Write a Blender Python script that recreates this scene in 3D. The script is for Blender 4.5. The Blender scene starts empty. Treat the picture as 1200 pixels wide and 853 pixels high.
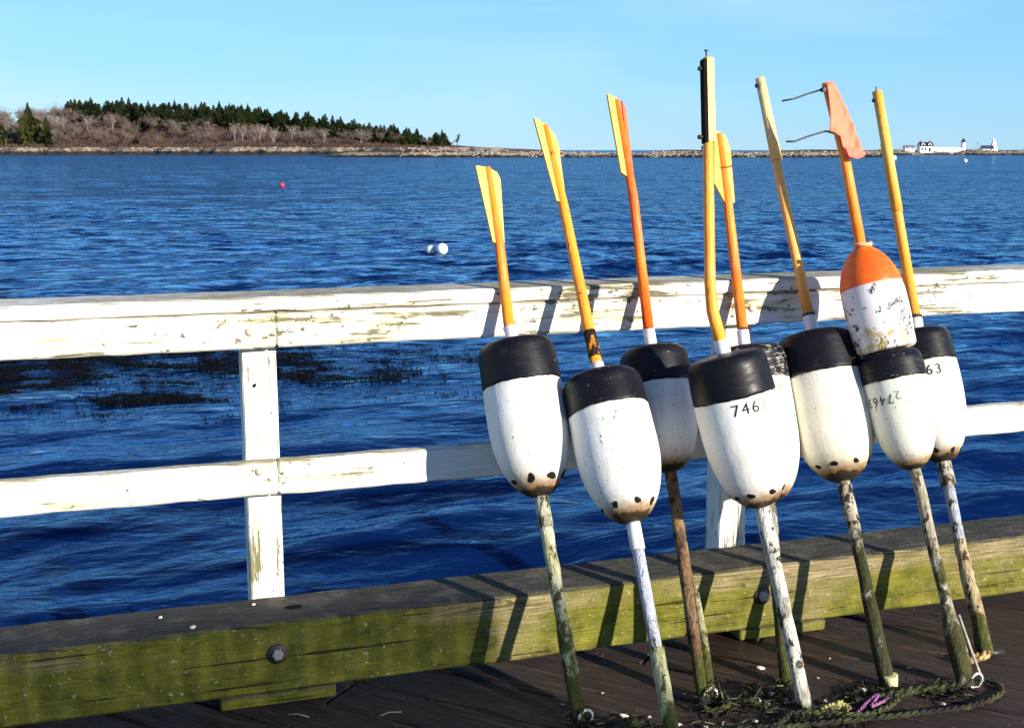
import bpy, bmesh, math, random
from mathutils import Vector, Matrix, Quaternion, noise as mnoise
R = math.radians
rnd = random.Random(7)
scn = bpy.context.scene
C = scn.collection
TAU = 2*math.pi

# ------------------------------------------------------------------ camera
CAMZ = 1.386                       # eye height above the deck (deck top is z = 0)
YAW, PITCH = 17.613, 10.1445       # degrees right of +Y (the water side), degrees down
cam_d = bpy.data.cameras.new('camera'); cam = bpy.data.objects.new('camera', cam_d); C.objects.link(cam)
cam.location = (0, 0, CAMZ)
cam.rotation_euler = (R(90-PITCH), 0, R(-YAW))
cam_d.sensor_width = 36; cam_d.lens = 36*1400/1200
cam_d.clip_start = .05; cam_d.clip_end = 30000
scn.camera = cam
# ------------------------------------------------------------------ light
SUN_EL, SUN_AZ = 19, 149           # azimuth of the sun itself, clockwise from +Y
w = bpy.data.worlds.new('World'); scn.world = w; w.use_nodes = True
wn = w.node_tree.nodes; wl = w.node_tree.links
sky = wn.new('ShaderNodeTexSky'); sky.sky_type = 'NISHITA'; sky.sun_disc = False
sky.sun_elevation = R(SUN_EL); sky.sun_rotation = R(SUN_AZ)
sky.air_density = 1.0; sky.dust_density = 0.0; sky.ozone_density = 4.0; sky.altitude = 0
bg = wn['Background']; bg.inputs[1].default_value = .083
tint = wn.new('ShaderNodeMix'); tint.data_type = 'RGBA'; tint.blend_type = 'MULTIPLY'; tint.inputs[0].default_value = 1   # cool white balance
tint.inputs[7].default_value = (.86, .92, 1.28, 1)
wl.new(sky.outputs[0], tint.inputs[6]); veil = wn.new('ShaderNodeMix'); veil.data_type = 'RGBA'; veil.inputs[0].default_value = .55      # thin even veil of high haze
veil.inputs[7].default_value = (1.95, 5.1, 7.3, 1); wl.new(tint.outputs[2], veil.inputs[6])
wtc = wn.new('ShaderNodeTexCoord'); wsp = wn.new('ShaderNodeSeparateXYZ'); wl.new(wtc.outputs['Generated'], wsp.inputs[0])
wvr = wn.new('ShaderNodeValToRGB'); wl.new(wsp.outputs[2], wvr.inputs[0]); wvr.color_ramp.elements[0].position = .10; wvr.color_ramp.elements[0].color = (.60, .60, .60, 1)
wvr.color_ramp.elements[1].position = .62; wvr.color_ramp.elements[1].color = (.0, .0, .0, 1); wl.new(wvr.outputs[0], veil.inputs[0])
wmp = wn.new('ShaderNodeMapping'); wmp.inputs['Scale'].default_value = (1.2, 1.2, 9); wmp.inputs['Rotation'].default_value = (.12, .1, 0)
wl.new(wtc.outputs['Generated'], wmp.inputs[0]); wno = wn.new('ShaderNodeTexNoise'); wno.inputs['Scale'].default_value = 1.6; wno.inputs['Detail'].default_value = 5; wno.inputs['Distortion'].default_value = .6
wl.new(wmp.outputs[0], wno.inputs['Vector']); wrp = wn.new('ShaderNodeValToRGB'); wl.new(wno.outputs[0], wrp.inputs[0])
wrp.color_ramp.elements[0].position = .48; wrp.color_ramp.elements[0].color = (0, 0, 0, 1); wrp.color_ramp.elements[1].position = .75; wrp.color_ramp.elements[1].color = (.42, .42, .42, 1)
wisp = wn.new('ShaderNodeMix'); wisp.data_type = 'RGBA'; wl.new(wrp.outputs[0], wisp.inputs[0]); wl.new(veil.outputs[2], wisp.inputs[6]); wisp.inputs[7].default_value = (4.6, 6.2, 6.8, 1)
wl.new(wisp.outputs[2], bg.inputs[0])
sd = bpy.data.lights.new('sun', 'SUN'); sun = bpy.data.objects.new('sun', sd); C.objects.link(sun)
sd.energy = 5; sd.angle = R(.53); sd.color = (1, .91, .765)
tosun = Vector((math.sin(R(SUN_AZ))*math.cos(R(SUN_EL)), math.cos(R(SUN_AZ))*math.cos(R(SUN_EL)), math.sin(R(SUN_EL))))
sun.rotation_euler = tosun.to_track_quat('Z', 'Y').to_euler()
sun.location = tosun*20
scn.view_settings.view_transform = 'Standard'; scn.view_settings.look = 'None'
scn.view_settings.exposure = .82; scn.view_settings.gamma = 1

# ------------------------------------------------------------------ helpers
def link(o, parent=None):
    C.objects.link(o)
    if parent is not None: o.parent = parent
    return o
def tag(o, label=None, cat=None, group=None, kind=None):
    if label: o['label'] = label
    if cat: o['category'] = cat
    if group: o['group'] = group
    if kind: o['kind'] = kind
    return o
def empty(name, loc=(0, 0, 0), rz=0):
    o = bpy.data.objects.new(name, None); o.empty_display_size = .1
    o.location = loc; o.rotation_euler = (0, 0, rz)
    return link(o)
class MB:
    def __init__(s): s.v = []; s.f = []; s.m = []; s.sm = []
    def add(s, vs, fs, mi=0, smooth=False):
        n = len(s.v); s.v += [tuple(v) for v in vs]
        for f in fs: s.f.append(tuple(i+n for i in f)); s.m.append(mi); s.sm.append(smooth)
    def box(s, c, d, M=None, mi=0, bev=0, jit=0, seg=0):
        """box with bevelled long edges; seg > 0 cuts it along X and jitters the cuts a little"""
        x, y, z = d[0]/2, d[1]/2, d[2]/2
        if bev == 0:
            vs = [Vector((a*x, b*y, e*z)) for a in (-1, 1) for b in (-1, 1) for e in (-1, 1)]
            fs = [(0, 1, 3, 2), (4, 6, 7, 5), (0, 4, 5, 1), (2, 3, 7, 6), (0, 2, 6, 4), (1, 5, 7, 3)]
        else:
            b = bev
            ring = [(-y+b, -z), (y-b, -z), (y, -z+b), (y, z-b), (y-b, z), (-y+b, z), (-y, z-b), (-y, -z+b)]
            n = max(1, seg); vs = []; fs = []
            xs = [-x] + [-x+b] + [-x+2*x*i/n for i in range(1, n)] + [x-b, x]
            for k, xx in enumerate(xs):
                sc = b if k in (0, len(xs)-1) else 0
                for (yy, zz) in ring:
                    j = Vector((0, rnd.uniform(-jit, jit), rnd.uniform(-jit, jit))) if jit else Vector((0, 0, 0))
                    vs.append(Vector((xx, yy*(1-sc/y), zz*(1-sc/z)))+j)
            for k in range(len(xs)-1):
                for i in range(8):
                    a, c2 = k*8+i, k*8+(i+1) % 8
                    fs.append((a, a+8, c2+8, c2))
            fs.append(tuple(range(8))); fs.append(tuple((len(xs)-1)*8+i for i in reversed(range(8))))
        M2 = Matrix.Translation(c) @ (M.to_4x4() if M else Matrix())
        s.add([M2 @ v for v in vs], fs, mi)
    def tube(s, pts, rad, n=10, mi=0, caps=True, smooth=True, jit=0):
        pts = [Vector(p) for p in pts]
        if not isinstance(rad, (list, tuple)): rad = [rad]*len(pts)
        t0 = (pts[1]-pts[0]).normalized()
        a = t0.orthogonal().normalized(); vs = []; fs = []
        for i, p in enumerate(pts):
            t = (pts[min(i+1, len(pts)-1)]-pts[max(i-1, 0)])
            t = t.normalized() if t.length > 1e-9 else t0
            a = (a - t*a.dot(t)); a = a.normalized() if a.length > 1e-6 else t.orthogonal().normalized()
            b = t.cross(a)
            for k in range(n):
                an = TAU*k/n; rr = rad[i]*(1+rnd.uniform(-jit, jit))
                vs.append(p+a*math.cos(an)*rr+b*math.sin(an)*rr)
        for i in range(len(pts)-1):
            for k in range(n):
                k2 = (k+1) % n
                fs.append((i*n+k, i*n+k2, (i+1)*n+k2, (i+1)*n+k))
        s.add(vs, fs, mi, smooth)
        if caps:
            m = len(vs); base = len(s.v)-m
            s.f.append(tuple(base+k for k in reversed(range(n)))); s.m.append(mi); s.sm.append(False)
            s.f.append(tuple(base+(len(pts)-1)*n+k for k in range(n))); s.m.append(mi); s.sm.append(False)
    def lathe(s, prof, n=48, mi=0, smooth=True, close0=True, close1=True, wob=0):
        vs = []; fs = []
        for (r, z) in prof:
            for k in range(n):
                an = TAU*k/n; rr = r*(1+wob*math.sin(2*an+z*9)+wob*.6*math.sin(3*an-z*14))
                vs.append((rr*math.cos(an), rr*math.sin(an), z))
        for i in range(len(prof)-1):
            for k in range(n):
                k2 = (k+1) % n; fs.append((i*n+k, i*n+k2, (i+1)*n+k2, (i+1)*n+k))
        s.add(vs, fs, mi, smooth); base = len(s.v)-len(vs)
        if close0: s.f.append(tuple(base+k for k in reversed(range(n)))); s.m.append(mi); s.sm.append(smooth)
        if close1: s.f.append(tuple(base+(len(prof)-1)*n+k for k in range(n))); s.m.append(mi); s.sm.append(smooth)
    def prism(s, outline, off, mi=0):
        """closed 3-D outline thickened by the vector off"""
        o = [Vector(p) for p in outline]; off = Vector(off); n = len(o)
        vs = [p-off/2 for p in o]+[p+off/2 for p in o]
        fs = [tuple(range(n))[::-1], tuple(range(n, 2*n))]+[(i, (i+1) % n, n+(i+1) % n, n+i) for i in range(n)]
        s.add(vs, fs, mi)
    def build(s, name, mats, parent=None, origin=None, M=None):
        me = bpy.data.meshes.new(name)
        vs = s.v
        if origin is not None:
            o0 = Vector(origin); vs = [tuple(Vector(v)-o0) for v in vs]
        me.from_pydata(vs, [], s.f); 
        if not isinstance(mats, (list, tuple)): mats = [mats]
        for m in mats: me.materials.append(m)
        me.polygons.foreach_set('material_index', s.m); me.polygons.foreach_set('use_smooth', s.sm)
        me.update()
        bm = bmesh.new(); bm.from_mesh(me); bmesh.ops.recalc_face_normals(bm, faces=bm.faces); bm.to_mesh(me); bm.free()
        o = bpy.data.objects.new(name, me)
        link(o, parent)
        if M is not None: o.matrix_basis = M
        elif origin is not None and parent is None: o.location = origin
        return o

# ------------------------------------------------------------------ procedural materials
class Mat:
    def __init__(s, name, rough=.6, spec=.5):
        s.m = bpy.data.materials.new(name); s.m.use_nodes = True
        s.n = s.m.node_tree.nodes; s.l = s.m.node_tree.links
        s.b = s.n['Principled BSDF']; s.b.inputs['Roughness'].default_value = rough
        s.b.inputs['Specular IOR Level'].default_value = spec
        s.tc = s.n.new('ShaderNodeTexCoord')
    def set(s, sock, val):
        if hasattr(val, 'is_output') or isinstance(val, bpy.types.NodeSocket): s.l.new(val, sock)
        else: sock.default_value = val if not (isinstance(val, tuple) and len(val) == 3 and sock.type == 'RGBA') else (*val, 1)
    def co(s, scale=(1, 1, 1), rot=(0, 0, 0), src='Object', loc=(0, 0, 0)):
        mp = s.n.new('ShaderNodeMapping'); s.l.new(s.tc.outputs[src], mp.inputs[0])
        mp.inputs['Scale'].default_value = scale; mp.inputs['Rotation'].default_value = rot; mp.inputs['Location'].default_value = loc
        return mp.outputs[0]
    def noise(s, scale, vec=None, detail=5, rough=.6, dist=0):
        t = s.n.new('ShaderNodeTexNoise'); t.inputs['Scale'].default_value = scale
        t.inputs['Detail'].default_value = detail; t.inputs['Roughness'].default_value = rough; t.inputs['Distortion'].default_value = dist
        s.l.new(vec if vec is not None else s.tc.outputs['Object'], t.inputs['Vector'])
        return t.outputs[0]
    def ramp(s, fac, stops, interp='LINEAR'):
        r = s.n.new('ShaderNodeValToRGB'); r.color_ramp.interpolation = interp
        s.l.new(fac, r.inputs[0]); e = r.color_ramp.elements
        while len(e) < len(stops): e.new(.5)
        for i, (p, c) in enumerate(stops):
            e[i].position = p; c = (c, c, c) if not isinstance(c, tuple) else c; e[i].color = (*c, 1)
        return r.outputs[0]
    def mix(s, fac, a, b, mode='MIX'):
        m = s.n.new('ShaderNodeMix'); m.data_type = 'RGBA'; m.blend_type = mode
        s.set(m.inputs[0], fac); s.set(m.inputs[6], a); s.set(m.inputs[7], b)
        return m.outputs[2]
    def math(s, op, a, b=0., clamp=False):
        m = s.n.new('ShaderNodeMath'); m.operation = op; m.use_clamp = clamp
        s.set(m.inputs[0], a); s.set(m.inputs[1], b); return m.outputs[0]
    def xyz(s, src='Object', which=2):
        x = s.n.new('ShaderNodeSeparateXYZ')
        s.l.new(s.tc.outputs[src] if isinstance(src, str) else src, x.inputs[0]); return x.outputs[which]
    def geo(s, out):
        g = s.n.new('ShaderNodeNewGeometry'); return g.outputs[out]
    def bump(s, h, strength=.3, dist=.01):
        b = s.n.new('ShaderNodeBump'); b.inputs['Strength'].default_value = strength; b.inputs['Distance'].default_value = dist
        s.l.new(h, b.inputs['Height']); s.l.new(b.outputs[0], s.b.inputs['Normal']); return b
    def color(s, c): s.set(s.b.inputs['Base Color'], c); return s
    def rough(s, c): s.set(s.b.inputs['Roughness'], c); return s

def m_plain(name, c, rough=.6, spec=.5, var=.25, scale=30):
    m = Mat(name, rough, spec); n = m.noise(scale)
    lo = tuple(x*(1-var) for x in c); hi = tuple(min(1, x*(1+var)) for x in c)
    m.color(m.ramp(n, [(.3, lo), (.7, hi)])); return m.m

def m_whitewood(name, axis=0, wear=.5, stain=.5):
    """white paint worn off along the grain; grey wood and lichen show through"""
    m = Mat(name, .7, .3)
    def sc(across, along):
        v = [across]*3; v[axis] = along; return tuple(v)
    grain = m.noise(3.0, m.co(sc(16., .9)), 6, .65, .5)
    fine = m.noise(2.0, m.co(sc(70., 2.2)), 5, .65)
    patch = m.noise(2.6, m.co(sc(1.3, .8)), 5, .6); mid = m.noise(14, m.co(sc(1.2, .6)), 5, .65)
    speck = m.noise(60, m.co(sc(1., .5)), 3, .65)
    wood = m.mix(m.ramp(fine, [(.35, 0.), (.65, 1.)]), (.055, .045, .03), (.34, .30, .21))
    wood = m.mix(m.ramp(m.noise(6, None, 4), [(.45, 0.), (.6, .8)]), wood, (.17, .165, .045))
    paint = m.mix(m.ramp(mid, [(.42, 0.), (.66, 1.)]), (.80, .79, .76), (.72, .70, .60))
    # yellow lichen stain in long streaks
    k1 = m.math('ADD', m.math('MULTIPLY', grain, .6), m.math('MULTIPLY', patch, .5))
    paint = m.mix(m.ramp(k1, [(.60-.06*stain, 0.), (.70-.06*stain, .85)]), paint, (.50, .45, .22))
    paint = m.mix(m.ramp(fine, [(.60, 0.), (.68, .55)]), paint, (.56, .53, .42))
    # bare bands along the grain
    k = m.math('ADD', m.math('MULTIPLY', fine, .30), m.math('ADD', m.math('MULTIPLY', grain, .30), m.math('ADD', m.math('MULTIPLY', patch, .42), m.math('MULTIPLY', mid, .16))))
    if axis == 0: k = m.math('ADD', k, m.math('MULTIPLY', m.ramp(m.math('MULTIPLY', m.xyz('Object', 0), .25), [(.42, 0.), (.60, 1.)]), .045))     # the right-hand end is the most weathered
    t0 = .715-.10*wear
    chip = m.ramp(k, [(t0, 0.), (t0+.02, 1.)])
    pits = m.ramp(m.math('ADD', m.math('MULTIPLY', speck, .7), m.math('MULTIPLY', patch, .45)), [(.735-.06*wear, 0.), (.755-.06*wear, 1.)])
    chip = m.math('MAXIMUM', chip, pits)
    nz = m.xyz(m.geo('Normal'), 2)
    top = m.ramp(nz, [(.5, 0.), (.8, 1.)])
    tchip = m.ramp(m.math('ADD', m.math('MULTIPLY', fine, .5), m.math('ADD', m.math('MULTIPLY', patch, .35), m.math('MULTIPLY', speck, .2))), [(.44, 0.), (.56, .9)])
    chip2 = m.mix(top, chip, tchip)
    m.color(m.mix(chip2, paint, wood))
    m.bump(m.math('ADD', m.math('MULTIPLY', fine, .5), m.math('MULTIPLY', chip2, -.8)), .9, .006)
    return m.m

def m_curb():
    m = Mat('mossy_timber', .85, .2)
    g = m.noise(3, m.co((1.2, 18, 18)), 6, .65, .3); fine = m.noise(2, m.co((5, 90, 90)), 4, .6)
    patch = m.noise(2.6, None, 5, .6); blot = m.noise(11, None, 5, .65); sp = m.noise(70, None, 3, .7)
    z = m.xyz('Object', 2); x = m.xyz('Object', 0)
    wood = m.mix(m.ramp(fine, [(.3, 0.), (.7, 1.)]), (.085, .065, .03), (.40, .325, .18))
    moss = m.mix(m.ramp(blot, [(.3, 0.), (.7, 1.)]), (.060, .064, .004), (.27, .25, .030))
    moss = m.mix(m.ramp(fine, [(.35, .0), (.65, .6)]), moss, (.05, .060, .004))
    # lower band of the timber is greener, the left end too
    band = m.ramp(z, [(.055, 1.), (.060, 0.)])
    k = m.math('ADD', m.math('ADD', m.math('MULTIPLY', patch, .9), m.math('MULTIPLY', g, .5)), m.math('MULTIPLY', band, .16))
    k = m.math('ADD', k, m.math('MULTIPLY', m.ramp(m.math('MULTIPLY', m.math('ADD', x, .5), .4), [(.25, 1.), (.55, 0.)]), .18))
    mk = m.ramp(k, [(.62, 0.), (.86, .95)])
    side = m.mix(mk, wood, moss)
    side = m.mix(m.ramp(sp, [(.64, 0.), (.70, .75)]), side, (.45, .42, .27))
    side = m.mix(m.ramp(m.noise(26, m.co((.5, 1, 1)), 4), [(.62, 0.), (.72, .8)]), side, (.035, .032, .012))
    crack = m.ramp(m.math('ADD', m.math('ABSOLUTE', m.math('SUBTRACT', z, .0575)), m.math('MULTIPLY', m.math('SUBTRACT', m.noise(3, m.co((1.5, 1, 1))), .5), .004)), [(.0010, 1.), (.0024, 0.)])
    topc = m.mix(m.ramp(fine, [(.3, 0.), (.7, 1.)]), (.016, .015, .012), (.085, .078, .062))
    topc = m.mix(m.ramp(blot, [(.5, 0.), (.68, .7)]), topc, (.15, .135, .10))
    topc = m.mix(m.ramp(m.noise(45, None, 3, .7), [(.60, 0.), (.66, .9)]), topc, (.045, .04, .02))
    nz = m.xyz(m.geo('Normal'), 2)
    m.color(m.mix(m.ramp(nz, [(.45, 0.), (.8, 1.)]), side, topc))
    split = m.ramp(m.noise(2.2, m.co((.9, 34, 34), loc=(3, 5, 2)), 4, .6, .2), [(.645, 0.), (.67, 1.)])
    base = m.b.inputs['Base Color'].links[0].from_socket
    m.color(m.mix(m.math('MULTIPLY', split, .85), base, (.022, .019, .008)))
    m.bump(m.math('SUBTRACT', m.math('ADD', m.math('ADD', m.math('MULTIPLY', fine, .6), m.math('MULTIPLY', blot, .5)), m.math('MULTIPLY', sp, .5)), split), 1., .008)
    return m.m

def m_deck():
    m = Mat('deck_wood', .75, .35)
    # planks run at 45 degrees: local x axis of the object is the plank direction
    isl = m.geo('Random Per Island')
    g = m.noise(3, m.co((1.5, 22, 5)), 6, .65, .5); fine = m.noise(2, m.co((6, 110, 20)), 4, .65)
    patch = m.noise(2.4, None, 5, .6); sp = m.noise(60, None, 3, .7)
    c = m.mix(m.ramp(fine, [(.32, 0.), (.68, 1.)]), (.004, .003, .003), (.058, .033, .023))
    c = m.mix(m.ramp(patch, [(.4, 0.), (.62, .7)]), c, (.035, .026, .024))
    c = m.mix(m.ramp(g, [(.52, 0.), (.68, .9)]), c, (.125, .085, .06)); c = m.mix(m.ramp(m.noise(2.4, m.co((2, 30, 6), loc=(4, 2, 1)), 5, .65), [(.56, 0.), (.66, .85)]), c, (.010, .007, .006))
    c = m.mix(m.math('MULTIPLY', isl, .35), c, (.045, .022, .014))
    # moss along the foot of the timber (object rotated 45 degrees: world Y = (x+y)/sqrt2)
    wy = m.math('MULTIPLY', m.math('ADD', m.xyz('Object', 0), m.xyz('Object', 1)), .7071)
    near = m.ramp(m.math('SUBTRACT', m.math('ADD', wy, m.math('MULTIPLY', m.noise(5), .35)), 2.0), [(.85, 0.), (1.0, 1.)])
    c = m.mix(m.math('MULTIPLY', near, m.ramp(m.noise(14), [(.35, .2), (.6, .95)])), c, (.055, .055, .008))
    c = m.mix(m.ramp(sp, [(.66, 0.), (.72, .8)]), c, (.22, .18, .14))
    m.color(c); m.rough(m.ramp(patch, [(.35, .45), (.65, .85)]))
    m.bump(m.math('ADD', m.math('MULTIPLY', fine, .8), m.math('MULTIPLY', g, .9)), 1., .010)
    return m.m

def m_floatwhite(name, base, L, grime=.5, specks=.35, seed=0):
    m = Mat(name, .42, .45)
    off = (seed*3.1, seed*1.7, seed*2.3)
    z = m.xyz('Object', 2); n = m.noise(9, m.co(loc=off), 5, .6); n2 = m.noise(38, m.co(loc=off), 4, .65); s = m.noise(95, m.co((1, 1, .5), loc=off), 2, .6)
    drip = m.noise(5, m.co((9, 9, .8), loc=off), 4, .6)
    yel = tuple(b*k for b, k in zip(base, (.94, .86, .66)))
    c = m.mix(m.ramp(n, [(.42, 0.), (.68, .55)]), base, yel)
    c = m.mix(m.ramp(drip, [(.54, 0.), (.76, .5*grime)]), c, (.50, .43, .30))
    # scuffs and pits
    c = m.mix(m.ramp(s, [(.735-.06*specks, 0.), (.755-.06*specks, .9)]), c, (.06, .045, .03))
    c = m.mix(m.ramp(m.math('ADD', n2, m.math('MULTIPLY', z, -.9)), [(.56, 0.), (.68, .55*grime)]), c, (.30, .24, .15))
    rub = m.noise(7, m.co((1.6, 1.6, 7), loc=off), 5, .7, .8)
    c = m.mix(m.ramp(rub, [(.60, 0.), (.70, .45*grime+.1)]), c, (.47, .42, .34))
    c = m.mix(m.ramp(m.noise(150, m.co(loc=off), 2, .6), [(.66, 0.), (.70, .55)]), c, (.30, .25, .18))
    # rust and algae round the tip
    tip = m.math('ADD', z, m.math('MULTIPLY', m.math('SUBTRACT', n2, .5), .035))
    c = m.mix(m.ramp(m.math('DIVIDE', tip, L), [(.045, 1.), (.075, .85), (.13, .22), (.19, 0.)]), c, (.24, .13, .045))
    c = m.mix(m.ramp(m.math('DIVIDE', tip, L), [(.02, 1.), (.042, .9), (.06, 0.)]), c, (.02, .014, .008))
    m.color(c); m.bump(m.math('ADD', m.math('ADD', n2, s), m.math('MULTIPLY', n, 1.5)), .15, .005)
    m.rough(m.ramp(n2, [(.35, .48), (.7, .72)]))
    return m.m

def m_cap(name, scuff=.5, seed=0):
    m = Mat(name, .35, .5); off = (seed*2.1, seed*4.7, seed)
    n = m.noise(24, m.co((1, 1, 3), loc=off), 5, .7); s = m.noise(60, m.co((.6, 1, 2.2), loc=off), 4, .7); b = m.noise(6, m.co(loc=off), 4)
    c = m.mix(b, (.003, .0032, .006), (.007, .0075, .012))
    c = m.mix(m.ramp(n, [(.62-.08*scuff, 0.), (.78, .4)]), c, (.05, .047, .05))
    c = m.mix(m.ramp(s, [(.72-.07*scuff, 0.), (.75-.07*scuff, .9)]), c, (.33, .31, .29))
    c = m.mix(m.ramp(m.noise(13, m.co(loc=off), 4), [(.60, 0.), (.75, .5)]), c, (.05, .04, .02))
    m.color(c); m.rough(m.ramp(n, [(.35, .34), (.7, .6)])); m.b.inputs['Specular IOR Level'].default_value = .2; m.bump(m.math('ADD', n, s), .12, .003)
    return m.m

def m_stick(name, a, b, chips=.4, seed=0):
    m = Mat(name, .5, .4); off = (seed, seed*2, seed*3.3)
    g = m.noise(5, m.co((6, 6, .7), loc=off), 5, .6, .3); n = m.noise(30, m.co((1.5, 1.5, .35), loc=off), 4, .65); p = m.noise(3, m.co(loc=off), 3)
    c = m.mix(m.ramp(p, [(.38, 0.), (.62, 1.)]), a, b)
    c = m.mix(m.ramp(g, [(.5, 0.), (.8, .45)]), c, tuple(x*.8+.18 for x in b))
    c = m.mix(m.ramp(m.noise(3, m.co((40, 40, 2.), loc=off), 4, .6), [(.56, 0.), (.70, .38)]), c, tuple(x*.5 for x in a))
    c = m.mix(m.ramp(n, [(.72-.10*chips, 0.), (.75-.10*chips, 1.)]), c, (.07, .04, .02))
    m.color(c); m.bump(m.math('ADD', g, n), .5, .004); return m.m

def m_spindle(name, a, b, dark, wear=.5, seed=0, zmoss=.25, moss=(.05, .055, .012)):
    """weathered lower pole: base colours a/b, dark flakes, growth thickening towards the foot"""
    m = Mat(name, .8, .2); off = (seed*1.3, seed*2.9, seed*.7); wear = wear+.35; a = tuple(x*.78 for x in a); zmoss = zmoss*1.6
    g = m.noise(4, m.co((10, 10, 1.2), loc=off), 5, .65, .5); n = m.noise(42, m.co((1, 1, .5), loc=off), 5, .7); z = m.xyz('Object', 2)
    c = m.mix(m.ramp(g, [(.35, 0.), (.65, 1.)]), a, b)
    c = m.mix(m.ramp(n, [(.66-.12*wear, 0.), (.70-.12*wear, 1.)]), c, dark)
    k = m.math('ADD', m.math('SUBTRACT', 1., m.math('DIVIDE', z, max(zmoss, .001))), m.math('MULTIPLY', m.math('SUBTRACT', m.noise(20, m.co((1, 1, .6), loc=off), 5, .7), .5), 3.2))
    c = m.mix(m.ramp(k, [(.15, 0.), (.55, 1.)]), c, m.mix(n, tuple(x*.35 for x in moss), tuple(x*2.2 for x in moss)))
    c = m.mix(m.ramp(m.noise(16, m.co((1, 1, .7), loc=off), 4, .7), [(.55, 0.), (.66, .6)]), c, tuple(x*1.3 for x in dark))
    m.color(c); m.bump(m.math('ADD', g, m.math('MULTIPLY', n, 1.8)), 1., .010); return m.m
POLES = {
 1: ([[0.9844, 2.5538, -0.0], [0.9626, 2.7871, 0.5138], [0.9456, 2.9563, 0.8865], [0.9367, 2.9729, 0.9231], [0.9391, 3.0716, 1.1404], [0.9329, 3.1613, 1.338]], 0.1085),
 2: ([[1.143, 2.3403, 0.0], [1.1492, 2.6256, 0.4746], [1.1362, 2.8271, 0.8098], [1.1314, 2.8715, 0.8837], [1.1259, 3.0854, 1.2395], [1.115, 3.2129, 1.4517]], 0.1082),
 3: ([[1.3303, 2.5698, -0.0], [1.3349, 2.8083, 0.5428], [1.3347, 2.9445, 0.8529], [1.3338, 2.9678, 0.906], [1.3483, 3.1228, 1.2587], [1.3407, 3.2399, 1.5252]], 0.0965),
 4: ([[1.5524, 2.4497, 0.0], [1.4758, 2.5695, 0.5025], [1.4045, 2.6593, 0.8793], [1.3808, 2.685, 0.9872], [1.3793, 2.7, 1.0503], [1.4198, 2.835, 1.617]], 0.1116),
 5: ([[1.5805, 2.5889, 0.0], [1.6154, 2.7768, 0.439], [1.6196, 2.9466, 0.8358], [1.6225, 2.9709, 0.8926], [1.6413, 3.1158, 1.2312], [1.6485, 3.2009, 1.4301]], 0.1131),
 6: ([[1.827, 2.5, 0.0], [1.8252, 2.7426, 0.4928], [1.8237, 2.9273, 0.8678], [1.8237, 2.9543, 0.9227], [1.8214, 3.1172, 1.2535], [1.823, 3.2855, 1.5954]], 0.12),
 7: ([[2.0233, 2.4377, 0.0], [1.9793, 2.6458, 0.539], [1.9553, 2.7625, 0.8411], [1.9269, 2.8703, 1.1204], [1.9226, 2.9647, 1.3648], [1.9015, 3.0447, 1.5719]], 0.0881),
 8: ([[2.1998, 2.5905, 0.0], [2.1917, 2.8, 0.5019], [2.1868, 2.9506, 0.8625], [2.1907, 2.9786, 0.9296], [2.196, 3.1122, 1.2494], [2.2029, 3.2424, 1.5613]], 0.0943),
}
SHAPES = {'1L': [[0.933, 3.161, 1.338], [0.897, 3.163, 1.343], [0.92, 3.073, 1.143], [0.934, 3.071, 1.138]],
 '1R': [[0.933, 3.161, 1.338], [0.96, 3.155, 1.324], [0.967, 3.146, 1.304], [0.954, 3.072, 1.142], [0.939, 3.071, 1.138]],
 '2L': [[1.118, 3.214, 1.454], [1.084, 3.226, 1.473], [1.106, 3.091, 1.249], [1.124, 3.088, 1.244]],
 '2R': [[1.118, 3.214, 1.454], [1.14, 3.199, 1.428], [1.146, 3.179, 1.395], [1.135, 3.091, 1.248], [1.119, 3.088, 1.244]],
 '3L': [[1.342, 3.242, 1.53], [1.312, 3.247, 1.542], [1.32, 3.151, 1.322], [1.339, 3.145, 1.31]],
 '3R': [[1.357, 3.24, 1.525], [1.368, 3.229, 1.501], [1.361, 3.148, 1.317], [1.347, 3.146, 1.313]],
 '5R': [[1.644, 3.204, 1.437], [1.67, 3.199, 1.425], [1.679, 3.182, 1.386], [1.664, 3.118, 1.236], [1.641, 3.116, 1.231]],
 '5L': [[1.644, 3.204, 1.437], [1.632, 3.202, 1.433], [1.601, 3.142, 1.292], [1.633, 3.116, 1.231]],
 'flag': [[1.891, 3.046, 1.574], [1.913, 3.046, 1.575], [1.943, 3.006, 1.472], [1.967, 2.971, 1.381], [1.959, 2.966, 1.369], [1.936, 2.964, 1.362], [1.91, 2.967, 1.369], [1.902, 2.978, 1.4], [1.901, 2.987, 1.424], [1.868, 2.993, 1.438], [1.878, 3.02, 1.507]],
 'tie1': [[1.882, 3.038, 1.555], [1.833, 3.033, 1.542], [1.784, 3.027, 1.527], [1.745, 3.024, 1.52]],
 'tie2': [[1.897, 2.99, 1.431], [1.868, 2.993, 1.438], [1.811, 2.987, 1.424], [1.762, 2.982, 1.409], [1.738, 2.982, 1.409]],
 'batten4': [[1.41, 2.834, 1.612], [1.396, 2.784, 1.403]],
 'nail4': [[1.42, 2.835, 1.617], [1.42, 2.839, 1.634]],
 'bolt4': [[1.403, 2.828, 1.589], [1.388, 2.788, 1.418]],
 'bolt6': [[1.81, 3.275, 1.575]],
 'nail8': [[2.188, 3.231, 1.535], [2.207, 3.25, 1.58]]}
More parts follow.
